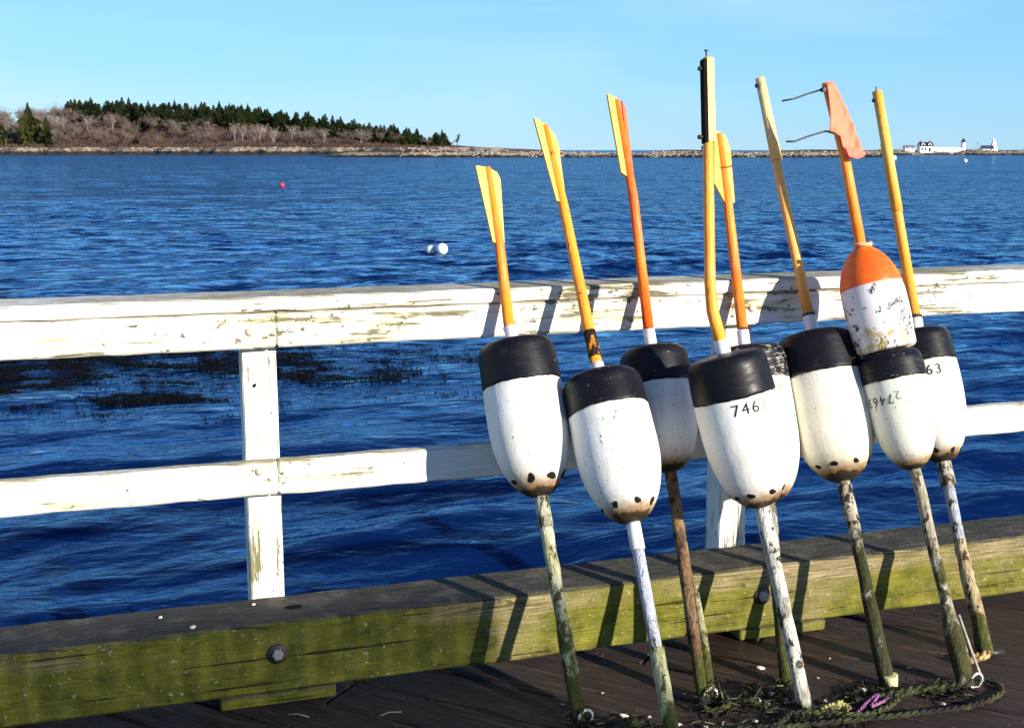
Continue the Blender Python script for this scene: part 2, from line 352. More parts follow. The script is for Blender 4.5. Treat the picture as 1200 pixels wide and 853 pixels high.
# ------------------------------------------------------------------ the sea: one sheet out to the horizon, real waves near the wharf
SEA = CAMZ-2.5
def build_sea():
    wr = random.Random(3); waves = []
    for i in range(46):
        lam = .22*(1.085**i)*wr.uniform(.85, 1.15)            # .22 m .. 9 m
        th = R(166)+wr.gauss(0, .34)                            # wind blows slightly towards the wharf
        kx, ky = math.sin(th)*TAU/lam, math.cos(th)*TAU/lam
        waves.append((kx, ky, wr.uniform(0, TAU), (.0050*lam if lam < .45 else .0085*lam if lam < 1.8 else .0085*1.8*(1.8/lam)**.6), lam))
    rs = [0, 1.0, 2.0, 2.8]
    while rs[-1] < 330: rs.append(rs[-1]+min(max(.028, rs[-1]**2*.00016), .6)+rs[-1]*.0030)
    while rs[-1] < 14000: rs.append(rs[-1]*1.13)
    angs = [YAW-40+80*i/560 for i in range(561)]
    a = angs[-1]
    while a < YAW-40+360-4: a += 4; angs.append(a)
    vs = [(0, 0, SEA)]; fs = []; na = len(angs)
    dirs = [(math.sin(R(t)), math.cos(R(t))) for t in angs]
    for r in rs[1:]:
        dr = max(.03, min(r**2*.00016, .6)+r*.003)
        act = [wv for wv in waves if wv[4] > 2.6*dr] if r < 330 else []
        for j, (dx, dy) in enumerate(dirs):
            x, y = dx*r, dy*r; z = 0
            if act and j <= 560:
                warp = .6*math.sin(x*.31+y*.17)+.5*math.sin(x*.13-y*.41+1)
                amp = .75+.45*math.sin(x*.21+1.3*math.sin(y*.16))*math.sin(y*.27+.7)
                for (kx, ky, ph, am, lam) in act:
                    z += am*math.sin(kx*x+ky*y+ph+warp)
                z *= amp*min(1, (330-r)/150)
            vs.append((x, y, SEA+z))
    for j in range(na): fs.append((0, 1+(j+1) % na, 1+j))
    for i in range(len(rs)-2):
        b = 1+i*na
        for j in range(na):
            j2 = (j+1) % na; fs.append((b+j, b+j2, b+na+j2, b+na+j))
    m = Mat('sea_water', .03, .5); m.b.inputs['IOR'].default_value = 1.333
    m.color((.0005, .0095, .062))
    m.b.inputs['Specular Tint'].default_value = (.55, .82, 1, 1)
    v2 = m.co((1, 1.35, 1), rot=(0, 0, R(13)))
    v1 = m.co((1, 2.3, 1), rot=(0, 0, R(13)))
    rad = m.n.new('ShaderNodeVectorMath'); rad.operation = 'LENGTH'; m.l.new(m.tc.outputs['Object'], rad.inputs[0])
    q = m.math('DIVIDE', rad.outputs['Value'], 120.)
    # the modelled waves thin out with distance from the wharf, so the open water carries its chop as relief
    h = m.math('MULTIPLY', m.noise(3.0, v1, 3, .55, .4), .17)
    h = m.math('ADD', h, m.math('MULTIPLY', m.math('MULTIPLY', m.noise(.75, v1, 3, .5, .4), 2.4), m.ramp(q, [(.06, .16), (.4, 1.)])))
    h = m.math('ADD', h, m.math('MULTIPLY', m.math('MULTIPLY', m.noise(.07, v1, 6, .52, .3), 5.), m.ramp(q, [(.12, .03), (.7, 1.)])))
    m.rough(m.ramp(q, [(.05, .03), (.35, .06), (1., .10)]))
    bp = m.bump(h, 1., .13)
    # wavelet facets of the open water: tilt the surface by a vector noise (two sizes, patchy like cat's paws)
    def tilt(scale, det):
        t = m.n.new('ShaderNodeTexNoise'); t.inputs['Scale'].default_value = scale; t.inputs['Detail'].default_value = det; t.inputs['Roughness'].default_value = .65
        m.l.new(v2, t.inputs['Vector']); a = m.n.new('ShaderNodeVectorMath'); a.operation = 'SUBTRACT'; m.l.new(t.outputs['Color'], a.inputs[0]); a.inputs[1].default_value = (.5, .5, .5)
        b = m.n.new('ShaderNodeVectorMath'); b.operation = 'MULTIPLY'; m.l.new(a.outputs[0], b.inputs[0]); b.inputs[1].default_value = (1, 1, 0); return b.outputs[0]
    paws = m.ramp(m.noise(.03, v1, 4, .6), [(.35, .60), (.62, 1.)])
    amt = m.math('MULTIPLY', m.ramp(q, [(.06, .12), (.20, .75), (.6, 1.)]), m.math('MULTIPLY', paws, 1.9))
    ad = m.n.new('ShaderNodeVectorMath'); ad.operation = 'ADD'; m.l.new(tilt(1.7, 5), ad.inputs[0])
    lo_ = m.n.new('ShaderNodeVectorMath'); lo_.operation = 'SCALE'; m.l.new(tilt(.25, 2), lo_.inputs[0]); m.l.new(m.ramp(q, [(.3, 0.), (1., .7)]), lo_.inputs['Scale']); m.l.new(lo_.outputs[0], ad.inputs[1])
    sc_ = m.n.new('ShaderNodeVectorMath'); sc_.operation = 'SCALE'; m.l.new(ad.outputs[0], sc_.inputs[0]); m.l.new(amt, sc_.inputs['Scale'])
    fin_ = m.n.new('ShaderNodeVectorMath'); fin_.operation = 'ADD'; m.l.new(sc_.outputs[0], fin_.inputs[0]); m.l.new(bp.outputs[0], fin_.inputs[1])
    nz_ = m.n.new('ShaderNodeVectorMath'); nz_.operation = 'NORMALIZE'; m.l.new(fin_.outputs[0], nz_.inputs[0]); m.l.new(nz_.outputs[0], m.b.inputs['Normal'])
    # body colour under a blue-tinted Fresnel reflection
    gl = m.n.new('ShaderNodeBsdfGlossy'); gl.inputs['Color'].default_value = (.47, .73, .98, 1); m.l.new(nz_.outputs[0], gl.inputs['Normal'])
    m.l.new(m.b.inputs['Roughness'].links[0].from_socket, gl.inputs['Roughness'])
    df = m.n.new('ShaderNodeBsdfDiffuse'); df.inputs['Color'].default_value = (.0005, .0085, .052, 1)
    fr_ = m.n.new('ShaderNodeFresnel'); fr_.inputs['IOR'].default_value = 1.333; m.l.new(nz_.outputs[0], fr_.inputs['Normal'])
    ms = m.n.new('ShaderNodeMixShader'); m.l.new(fr_.outputs[0], ms.inputs[0]); m.l.new(df.outputs[0], ms.inputs[1]); m.l.new(gl.outputs[0], ms.inputs[2])
    m.l.new(ms.outputs[0], m.n['Material Output'].inputs['Surface']); m.n.remove(m.b)
    me = bpy.data.meshes.new('sea'); me.from_pydata(vs, [], fs); me.materials.append(m.m)
    me.polygons.foreach_set('use_smooth', [True]*len(fs)); me.update()
    o = link(bpy.data.objects.new('sea', me)); tag(o, kind='structure'); return o
build_sea()

# ------------------------------------------------------------------ wharf deck, kerb timber, railing
def build_deck():
    mb = MB(); W = .142; L = 9.0; ang = R(135)                 # planks run diagonally; local x is along the plank
    for i in range(-75, 75):
        yc = i*(W+.007); x = -14+rnd.uniform(-7, 0)
        while x < 11:
            n = int(L/.12)
            mb.box((x+L/2, yc, -.021+rnd.uniform(-.002, .002)), (L, W, .04), bev=.005, seg=n, jit=.0011); x += L+.006
    o = mb.build('wharf_deck', m_deck()); o.rotation_euler = (0, 0, ang)
    bm = bmesh.new(); bm.from_mesh(o.data); inv = Matrix.Rotation(-ang, 3, 'Z')
    for (p, nrm) in (((0, 3.068, 0), (0, 1, 0)), ((0, -7.4, 0), (0, -1, 0)), ((8.5, 0, 0), (1, 0, 0)), ((-5, 0, 0), (-1, 0, 0))):
        bmesh.ops.bisect_plane(bm, geom=bm.verts[:]+bm.edges[:]+bm.faces[:], plane_co=inv @ Vector(p), plane_no=inv @ Vector(nrm), clear_outer=True)
    bm.to_mesh(o.data); bm.free()
    tag(o, kind='structure')
build_deck()

curb_m = m_curb(); iron = m_plain('rusty_iron', (.05, .035, .03), .6, .5, .5, 60)
def pebble(r, seed, flat=.6):
    g = random.Random(seed); mb = MB(); prof = []
    for i in range(7):
        t = i/6; prof.append((max(.0005, r*math.sin(math.pi*t)*(1+g.uniform(-.15, .15))), r*flat*(1-math.cos(math.pi*t))))
    mb.lathe(prof, 9, wob=.14); return mb
root = empty('kerb_timber', (0, 2.98, .1))
tag(root, 'long green mossy square timber lying along the edge of the wharf deck', 'timber beam')
mb = MB(); mb.box((1.2, 0, .0255), (8.4, .190, .183), bev=.006, seg=110, jit=.0016); mb.build('beam', curb_m, root).location = (0, 0, 0)
# mossy blocks that hold the beam off the deck
for (x0, x1) in ((.150, .440), (1.600, 1.880), (-1.55, -1.25), (3.15, 3.45), (4.6, 4.9)):
    mb = MB(); mb.box(((x0+x1)/2, -.006, -.0825), (x1-x0, .185, .0325), bev=.004); mb.build('spacer_block', curb_m, root)
def nut(x, z, parent, y):
    mb = MB(); M = Matrix.Rotation(R(90), 4, 'X')
    mb.lathe([(.024, 0), (.026, .002), (.026, .005), (.014, .006)], 28)
    o = mb.build('washer', iron, parent); o.matrix_basis = Matrix.Translation((x, y, z)) @ M
    nb = MB(); nb.lathe([(.0150, .004), (.0150, .014), (.0125, .017), (.006, .018)], 6, smooth=False)
    nb.build('nut', m_plain('galvanised', (.32, .30, .28), .55, .5, .4, 120), o)
nut(.295, .037, root, -.0945); nut(1.668, .031, root, -.0945)
# knot hole in the top of the beam
mb = MB(); mb.lathe([(.0005, .0012), (.016, .0012), (.019, .0006), (.020, -.002)], 24, wob=.06)
o = mb.build('knot_hole', m_plain('dark_hole', (.006, .005, .004), .9, .1), root); o.location = (.349, .0, .1172); o.scale = (1.25, .8, 1)

root = empty('wharf_railing', (0, 3.08, .2))
tag(root, 'peeling white wooden railing of posts, cap and rails along the water side of the wharf', 'railing')
wx, wz = m_whitewood('white_rail_paint', 0, .50, .75), m_whitewood('white_post_paint', 2, .72, .4)
wc = m_whitewood('white_cap_paint', 0, .5, .5)
for X in (.2955, 1.6705, 3.046, 4.42, 5.79, -1.08, -2.455):
    mb = MB(); M = Matrix.Rotation(R(90), 3, 'Y')
    mb.box((X, .0445, .20), (1.165, .089, .089), M, bev=.004, seg=14, jit=.0008); mb.build('post', wz, root)
def rail(nm, x0, x1, z0, z1, y0, y1, mt, jit=.0012):
    mb = MB(); mb.box(((x0+x1)/2, (y0+y1)/2-3.08, (z0+z1)/2-.2), (x1-x0, y1-y0, z1-z0), bev=.005, seg=int((x1-x0)/.06), jit=jit); return mb.build(nm, mt, root)
rail('cap_rail', -2.6, 6.0, .9855, 1.0225, 3.031, 3.19, wc)
rail('upper_rail', -2.6, .3362, .891, .9835, 3.039, 3.0795, wx); rail('upper_rail', .337, 6.0, .892, .9835, 3.039, 3.0795, wx)
rail('lower_rail', -2.6, .3290, .505, .595, 3.0405, 3.0795, wx); rail('lower_rail', .330, 6.0, .5045, .5955, 3.039, 3.0795, wx)
bolt_m = m_plain('painted_bolt', (.62, .52, .40), .6, .4, .25, 80)
for (x, z) in ((.272, .937), (.284, .572), (1.69, .94), (1.69, .56), (3.05, .937), (3.05, .56)):
    mb = MB(); mb.lathe([(.0125, 0), (.0125, .002), (.010, .005), (.005, .0065), (.0008, .007)], 20)
    o = mb.build('bolt', bolt_m, root); o.matrix_basis = Matrix.Translation((x, 3.039-3.08, z-.2)) @ Matrix.Rotation(R(90), 4, 'X')
hole_m = m_plain('nail_hole', (.012, .010, .008), .9, .1)
for (x, z) in ((1.683, .839), (.281, .789)):
    mb = MB(); mb.lathe([(.0055, 0), (.005, .0012), (.0006, .0014)], 12, wob=.2)
    o = mb.build('nail_head', hole_m, root); o.matrix_basis = Matrix.Translation((x, 0, z-.2)) @ Matrix.Rotation(R(90), 4, 'X')

# unseen screen of spaced boards, added behind the camera for the left-hand half shade
root = empty('shade_screen', (1, -4.45, 0)); tag(root, 'tall slatted wooden screen added out of view to half shade the deck', 'screen')
grey = m_plain('grey_boards', (.22, .20, .17), .8, .2, .3, 9)
mb = MB(); x = -4.2
while x < 4.25: mb.box((x, 0, 1.605), (.042, .02, 3.19)); x += .066
mb.build('slat_panel', grey, root)
for z in (.4, 1.5, 2.6):
    mb = MB(); mb.box((0, -.04, z), (8.5, .05, .09)); mb.build('batten', grey, root)

# ------------------------------------------------------------------ lobster buoys
def axis_matrix(p0, p1):
    z = (p1-p0).normalized(); x = Vector((1, 0, 0)); x = (x-z*x.dot(z)).normalized(); y = z.cross(x)
    M = Matrix((x, y, z)).transposed().to_4x4(); M.translation = p0; return M
def bullet(L, Rm, t, cap_taper=.05, round_from=.52, tip=.15):
    """radius of a float at height t*L above its tip"""
    if t < round_from:
        q = 1-t/round_from
        r = Rm*(tip+(1-tip)*max(0, 1-q**2.35)**.62)
    else:
        q = (t-round_from)/(1-round_from); r = Rm*(1-cap_taper*q*q)
    c = 1-t
    k = .030/L
    if c < k: r -= .024*(1-math.sqrt(max(0, 1-(1-c/k)**2)))
    return r
SEEDK = [0]
def dent(x, y, z):
    k = SEEDK[0]*7.3; p = Vector((x*9+k, y*9-k, z*6+k*.5)); q = Vector((x*26-k, y*26, z*22+k))
    d = .0030*mnoise.noise(p)+.0006*mnoise.noise(q); r = math.hypot(x, y)
    if r < .03: return x, y, z
    d *= min(1, (r-.03)/.03); return x*(1+d/r), y*(1+d/r), z
def dent_mb(mb): mb.v = [dent(*v) for v in mb.v]
def text_on_float(txt, L, Rm, t, size, phi, parent, mat, flip=False, name='number', proud=.0011, tilt=0):
    cu = bpy.data.curves.new('t', 'FONT'); cu.body = txt; cu.size = size; cu.align_x = 'CENTER'; cu.align_y = 'CENTER'; cu.space_character = 1.25; cu.resolution_u = 3
    to = bpy.data.objects.new('t', cu); C.objects.link(to); dg = bpy.context.evaluated_depsgraph_get(); dg.update()
    me = bpy.data.meshes.new_from_object(to.evaluated_get(dg)); bpy.data.objects.remove(to); bpy.data.curves.remove(cu)
    bm = bmesh.new(); bm.from_mesh(me)
    bmesh.ops.triangulate(bm, faces=bm.faces); bmesh.ops.subdivide_edges(bm, edges=bm.edges, cuts=1)
    for v in bm.verts:
        x, y = v.co.x, v.co.y
        if flip: x, y = -x, -y
        z = t*L+y+x*tilt; r = bullet(L, Rm, z/L)+proud; a = phi+x/r
        v.co = dent(r*math.cos(a), r*math.sin(a), z)
    bm.to_mesh(me); bm.free(); me.materials.clear(); me.materials.append(mat); me.name = name
    o = bpy.data.objects.new(name, me); link(o, parent); return o
ink = m_plain('stencil_ink', (.015, .013, .014), .7, .3, .4, 200)
faint_ink = m_plain('faded_ink', (.36, .30, .20), .7, .3, .2, 200)
hole_dark = m_plain('hole_shade', (.010, .008, .006), .8, .2, .6, 90)  # near-black painted on shallow discs for the shade inside the holes
CAMP = Vector((0, 0, CAMZ))
def float_body(root, base, p0, p1, Rm, capf, wm, cm, cap_name='black_top', round_from=.52, tip=.15, taper=.05, holes=0, hole_t=.105, phase=0, label=None):
    L = (p1-p0).length; Mw = axis_matrix(p0, p1); M = Matrix.Translation(-base) @ Mw
    N = 44; tc = 1-capf
    mb = MB(); prof = [(bullet(L, Rm, tc*i/N, taper, round_from, tip), tc*i/N*L) for i in range(N+1)]
    mb.lathe(prof, 72, close0=True, close1=True); dent_mb(mb); b = mb.build('float_body', wm, root, M=M)
    mb = MB(); prof = [(bullet(L, Rm, tc, taper, round_from, tip)*.97, (tc-.004)*L)]
    for i in range(29):
        t = tc-.004+(1-tc+.004)*(i/28)**.8 if i < 28 else 1
        prof.append((bullet(L, Rm, t, taper, round_from, tip)+.0014, t*L))
    rt = prof[-1][0]
    prof += [(rt*.7, L+.003), (rt*.3, L+.005), (.02, L+.005)]
    mb.lathe(prof, 96)
    ph = rnd.uniform(0, 6)
    for i in range(96*5):
        x, y, z = mb.v[i]; a = TAU*(i % 96)/96
        mb.v[i] = (x, y, z+(.0011*math.sin(5*a+ph)+.0008*math.sin(13*a+2*ph)+.0006*math.sin(29*a))*(1-(i//96)/5))
    dent_mb(mb); c = mb.build(cap_name, cm, root, M=M)
    if label: b['label'] = label
    hole_t0 = hole_t
    for k in range(holes):
        a = phase+TAU*k/holes+rnd.uniform(-.07, .07); hole_t = hole_t0+rnd.uniform(-.006, .008); r0 = bullet(L, Rm, hole_t, taper, round_from, tip); r1 = bullet(L, Rm, hole_t+.02, taper, round_from, tip)
        nz = Vector((math.cos(a)*.02*L, math.sin(a)*.02*L, -(r1-r0))).normalized()
        hb = MB(); hr = .0100*rnd.uniform(.65, 1.15); hb.lathe([(hr*1.05, -.006), (hr, .0008), (hr*.8, .0016), (.0006, .0008)], 14, wob=.16)
        pos = Vector(dent(r0*math.cos(a), r0*math.sin(a), hole_t*L))
        o = hb.build('drain_hole', hole_dark, b); q = Vector((0, 0, 1)).rotation_difference(nz)
        o.matrix_basis = Matrix.Translation(pos) @ q.to_matrix().to_4x4() @ Matrix.Rotation(rnd.uniform(0, 6), 4, 'Z') @ Matrix.Diagonal((1, rnd.uniform(1, 1.45), 1, 1))
    lc = Mw.inverted() @ CAMP; phi = math.atan2(lc.y, lc.x)
    return b, c, L, phi
def lerp3(a, b, t): return a+(b-a)*t
def rough_path(p0, p1, n, amp, seed):
    g = random.Random(seed); return [lerp3(p0, p1, i/n)+Vector((g.uniform(-amp, amp), g.uniform(-amp, amp), 0)) for i in range(n+1)]

YEL = (.95, .36, .022); ORA = (.94, .15, .008); PALE = (.95, .60, .12)
GROUP = 'lobster buoys leaning on the railing'
B = {}
def start(k, label):
    P = [Vector(p) for p in POLES[k][0]]; Rm = POLES[k][1]
    root = empty('lobster_buoy', P[0]); tag(root, label, 'lobster buoy', GROUP)
    B[k] = root; SEEDK[0] = k; return P, Rm*(.94 if k == 4 else .975), root, P[0]
def rel(pts, base): return [Vector(p)-base for p in pts]
def tubep(name, pts, rad, mat, root, base, n=12, jit=0):
    mb = MB(); mb.tube(rel(pts, base), rad, n, jit=jit); return mb.build(name, mat, root)
def prismp(name, outline, off, mat, root, base):
    mb = MB(); mb.prism(rel(outline, base), off); return mb.build(name, mat, root)
def blade(key, root, base, mat, ysplay, xs=1):
    """fin panel: the edge on the stick stays, the outer edge is turned by ysplay"""
    pts = [Vector(p) for p in SHAPES[key]]
    stick = [pts[0], pts[-1]]
    ax = (stick[0]-stick[1]).normalized(); out = []
    for p in pts:
        d = (p-stick[1]); perp = d-ax*d.dot(ax); out.append(p+Vector((0, ysplay*perp.length, 0)))
    return prismp('fin', out, (0, .009, -.004), mat, root, base)
def tail(root, base, pts, mat, seed, ring=True):
    """rope eye of old line at the foot of the pole"""
    g = random.Random(seed); d = (pts[1]-pts[0]).normalized()
    if ring:
        loop = []
        for i in range(13):
            a = TAU*i/12; loop.append(pts[0]+Vector((.018*math.sin(a)+.012, -.010-.004*math.cos(a), .020+.022*math.cos(a))))
        tubep('rope_eye', loop, .0035, mat, root, base, 8)
rope_white = m_plain('pale_line', (.62, .60, .52), .8, .2, .3, 120)
W0 = (.80, .795, .765)

# 1 ---- leftmost
P, Rm, root, base = start(1, 'leftmost white buoy with a black top and a short handle spread into a yellow paddle')
st = m_stick('stick_orange', ORA, (.94, .33, .025), .2, 1); fin = m_stick('fin_yellow', PALE, (.95, .50, .06), .3, 2)
tubep('stick', [P[3], P[4], P[5]], [.0148, .0135, .010], st, root, base)
tubep('sleeve', [lerp3(P[2], P[3], -1), P[2], P[3]+(P[3]-P[2])*.15], [.017, .017, .0168], m_plain('white_sleeve', (.74, .72, .74), .5, .4, .1), root, base)
blade('1L', root, base, fin, -.25); blade('1R', root, base, fin, .22)
b, c, L, phi = float_body(root, base, P[1], P[2], Rm, .28, m_floatwhite('float_white_clean', W0, .41, .5, .3, 1), m_cap('cap_clean', .12, 1), holes=8, phase=-1.35)
tubep('spindle', rough_path(P[0]+Vector((0, 0, .004)), P[1]+(P[1]-P[0])*.05, 14, .0012, 1), [.0165+.003*(i in (3, 4, 5)) + .002*(i < 3) for i in range(15)], m_spindle('spindle_lichen', (.48, .48, .24), (.66, .64, .47), (.07, .065, .02), .35, 1, .22), root, base, jit=.05)
tubep('sleeve', [lerp3(P[0], P[1], .86), lerp3(P[0], P[1], 1.03)], [.0195, .0185], m_spindle('peeling_tape', (.60, .60, .50), (.42, .46, .30), (.05, .05, .03), .8, 2, .0), root, base)
tail(root, base, [P[0], P[1]], rope_white, 1)

# 2
P, Rm, root, base = start(2, 'second buoy from the left, yellow paddle handle with black chips just above its white sleeve')
st = m_stick('stick_yellow_chipped', YEL, (.95, .28, .015), .55, 3)
tubep('stick', [lerp3(P[2], P[3], .35), P[3], P[4], P[5]], [.0158, .0155, .0138, .010], st, root, base)
tubep('sleeve', [lerp3(P[2], P[3], -.5), P[2], lerp3(P[2], P[3], .42)], [.0185, .0185, .018], bpy.data.materials['white_sleeve'], root, base)
dk = tubep('black_tape', [lerp3(P[2], P[3], .62), lerp3(P[3], P[4], .10)], [.0172, .0168], m_spindle('chipped_tape', YEL, YEL, (.03, .02, .015), 1.6, 5, .0), root, base)
blade('2L', root, base, fin, -.30); blade('2R', root, base, fin, .15)
b, c, L, phi = float_body(root, base, P[1], P[2], Rm, .25, m_floatwhite('float_white_specked', W0, .40, .6, .75, 2), m_cap('cap_scuffed', .75, 2), holes=8, phase=-1.57-.12)
tubep('spindle', rough_path(P[0]+Vector((0, 0, .004)), lerp3(P[0], P[1], .45), 8, .001, 2), .0185, m_spindle('spindle_green', (.46, .47, .22), (.60, .60, .36), (.08, .075, .02), .5, 3, .12), root, base, jit=.04)
tubep('rod', [lerp3(P[0], P[1], .44), lerp3(P[0], P[1], .98)], .0152, m_spindle('rod_blue', (.46, .50, .62), (.58, .60, .68), (.05, .05, .05), .1, 4, .0), root, base)
tubep('sleeve', [lerp3(P[0], P[1], .88), lerp3(P[0], P[1], 1.03)], [.0185, .0178], bpy.data.materials['white_sleeve'], root, base)

# 3
P, Rm, root, base = start(3, 'third buoy from the left, set back and partly shaded, on a brown double stick')
st3 = m_stick('stick_red_orange', (.94, .13, .010), (.95, .26, .02), .25, 4)
tubep('stick', [P[3], P[4], P[5]], [.0148, .0135, .010], st3, root, base)
tubep('sleeve', [lerp3(P[2], P[3], -.5), P[2], lerp3(P[2], P[3], .95)], .0165, bpy.data.materials['white_sleeve'], root, base)
blade('3L', root, base, fin, -.25); blade('3R', root, base, m_stick('fin_orange', (.88, .15, .03), (.85, .11, .03), .1, 6), .5)
b, c, L, phi = float_body(root, base, P[1], P[2], Rm, .30, m_floatwhite('float_white_grimy', (.74, .75, .78), .34, .9, .9, 3), m_cap('cap_dull', .3, 3), round_from=.5)
wood3 = m_spindle('spindle_brown', (.16, .095, .05), (.30, .19, .10), (.03, .02, .012), .5, 6, .10)
tubep('spindle', rough_path(P[0]+Vector((0, 0, .004)), lerp3(P[0], P[1], 1.03), 12, .001, 3), [.018]*7+[.0165]*6, wood3, root, base, jit=.05)
o = Vector((.017, -.014, .0))
tubep('second_stick', [lerp3(P[0], P[1], .05)+o, lerp3(P[0], P[1], .3)+o*1.1, lerp3(P[0], P[1], .47)+o*.9], [.012, .011, .009], m_spindle('stick_pale', (.42, .36, .20), (.50, .45, .28), (.06, .04, .02), .6, 7, .16), root, base, jit=.08)
tail(root, base, [P[0], P[1]], rope_white, 3)

# 4
P, Rm, root, base = start(4, 'buoy stencilled 7463 in front, with the tallest handle, bent and black down one side')
st4 = m_stick('stick_yellow', (.95, .28, .015), (.95, .42, .05), .4, 7)
mid = lerp3(P[4], P[5], .45)
o4 = (P[5]-P[4])*0+Vector((.006, .004, 0)); tubep('stick', [P[2], P[3], P[4], mid, P[5]+o4], [.0158, .0155, .0140, .0135, .0115], st4, root, base, 10)
bt = [Vector(p) for p in SHAPES['batten4']]
d = (bt[0]-bt[1]); mb = MB(); q = d.normalized(); M3 = axis_matrix(bt[1]+Vector((.0005, 0, 0)), bt[0]).to_3x3()
mb.box((bt[0]+bt[1])/2-base+Vector((.0005, 0, 0)), (.0090, .022, d.length), M3, bev=0); mb.build('black_strip', m_plain('flat_black', (.006, .005, .005), .85, .1, .4), root)  # near-black strip down the left side of the stick
mb = MB(); mb.box((bt[0]+bt[1])/2-base+Vector((.0145, -.001, .002)), (.0190, .024, d.length), M3, bev=0); mb.build('batten', m_stick('batten_yellow', PALE, (.88, .60, .14), .25, 8), root)
nl = [Vector(p) for p in SHAPES['nail4']]; tubep('nail', [nl[0]-Vector((0, 0, .01)), nl[1]], .0022, iron, root, base, 6); tubep('nail_head', [nl[1], nl[1]+Vector((0, 0, .003))], .006, iron, root, base, 8)
for p in SHAPES['bolt4']:
    p = Vector(p); tubep('bolt', [p+Vector((-.009, 0, 0)), p+Vector((.02, 0, 0))], .0055, iron, root, base, 8)
b, c, L, phi = float_body(root, base, P[1], P[2], Rm, .27, m_floatwhite('float_white_smooth', (.80, .79, .76), .39, .2, .12, 4), m_cap('cap_glossy', .08, 4), holes=9, phase=-1.57, taper=.06, round_from=.52)
text_on_float('746', L, Rm, .655, .040, phi+.18, b, ink); text_on_float('3', L, Rm, .655, .040, phi+.62, b, faint_ink)
sp4 = m_spindle('spindle_white', (.70, .69, .62), (.58, .57, .48), (.05, .045, .03), .55, 8, .03)
tubep('spindle', rough_path(P[0]+Vector((0, 0, .004)), lerp3(P[0], P[1], .80), 12, .001, 4), .0185, sp4, root, base, jit=.04)
tubep('sleeve', [lerp3(P[0], P[1], .78), lerp3(P[0], P[1], 1.03)], [.021, .0200], m_spindle('tape_white', (.72, .71, .66), (.76, .74, .70), (.03, .03, .03), .5, 9, .0), root, base)
tubep('sleeve_edge', [lerp3(P[2], P[3], -.4), lerp3(P[2], P[3], .35)], .0185, bpy.data.materials['white_sleeve'], root, base)

# 5
P, Rm, root, base = start(5, 'fifth buoy from the left, mostly hidden behind the one stencilled 7463, its black top flaking')
tubep('stick', [P[3], P[4], P[5]], [.0155, .0140, .011], m_stick('stick_scarlet', (.94, .14, .010), (.95, .27, .02), .4, 9), root, base)
tubep('sleeve', [lerp3(P[2], P[3], -.6), P[2], lerp3(P[2], P[3], .9)], .0175, bpy.data.materials['white_sleeve'], root, base)
blade('5R', root, base, fin, .15); blade('5L', root, base, fin, -.35)
b, c, L, phi = float_body(root, base, P[1], P[2], Rm, .22, m_floatwhite('float_white_plain', W0, .43, .4, .3, 5), m_cap('cap_flaking', 2.2, 5), round_from=.5)
text_on_float('6', L, Rm, .70, .036, phi+.78, b, faint_ink)
tubep('spindle', rough_path(P[0]+Vector((0, 0, .004)), lerp3(P[0], P[1], 1.03), 12, .001, 5), .018, m_spindle('spindle_dark', (.30, .29, .24), (.45, .44, .38), (.03, .03, .02), .8, 10, .30), root, base, jit=.05)

# 6
P, Rm, root, base = start(6, 'third buoy from the right, with the fattest cream float, plain pale yellow stick without fins')
tubep('stick', [P[3], P[4], lerp3(P[4], P[5], .45)], [.0152, .0146, .0140], m_stick('stick_pale_yellow', (.95, .38, .05), (.95, .53, .16), .1, 10), root, base)
o6 = Vector((0, -.004, 0))
tubep('batten', [lerp3(P[4], P[5], .30)+o6, P[5]+o6], [.0174, .0155], m_stick('batten_pale', (.95, .54, .13), (.95, .68, .32), .1, 11), root, base, 6)
p = Vector(SHAPES['bolt6'][0]); tubep('bolt', [p+Vector((-.006, -.004, 0)), p+Vector((.02, 0, 0))], .0065, iron, root, base, 8)
tubep('sleeve', [lerp3(P[2], P[3], -.5), P[2], lerp3(P[2], P[3], 1.0)], .0185, bpy.data.materials['white_sleeve'], root, base)
tubep('black_band', [lerp3(P[2], P[3], .98), lerp3(P[2], P[3], 1.08)], .0190, m_plain('band_black', (.02, .02, .02)), root, base)  # black band standing in for the dark gap above the sleeve
b, c, L, phi = float_body(root, base, P[1], P[2], Rm, .29, m_floatwhite('float_cream', (.80, .765, .65), .42, .45, .25, 6), m_cap('cap_smooth', .15, 6), holes=8, phase=-1.57+.05, taper=.07)
tubep('spindle', rough_path(P[0]+Vector((0, 0, .004)), lerp3(P[0], P[1], 1.03), 12, .0012, 6), [.0205, .021, .021, .0205, .020, .0185]+[.0165]*7, m_spindle('spindle_mossy', (.40, .37, .26), (.52, .49, .38), (.05, .04, .025), .7, 11, .42, (.030, .032, .012)), root, base, jit=.06)
tubep('sleeve', [lerp3(P[0], P[1], .80), lerp3(P[0], P[1], .98)], [.0195, .0185], m_spindle('tape_grimy', (.50, .45, .33), (.62, .59, .50), (.05, .03, .02), 1., 12, .0), root, base)
tubep('foam_foot', [P[0]+Vector((.008, -.006, .002)), P[0]+Vector((.004, -.004, .035))], [.017, .019], m_plain('foam_yellow', (.72, .68, .34), .8, .2, .2), root, base, jit=.1)

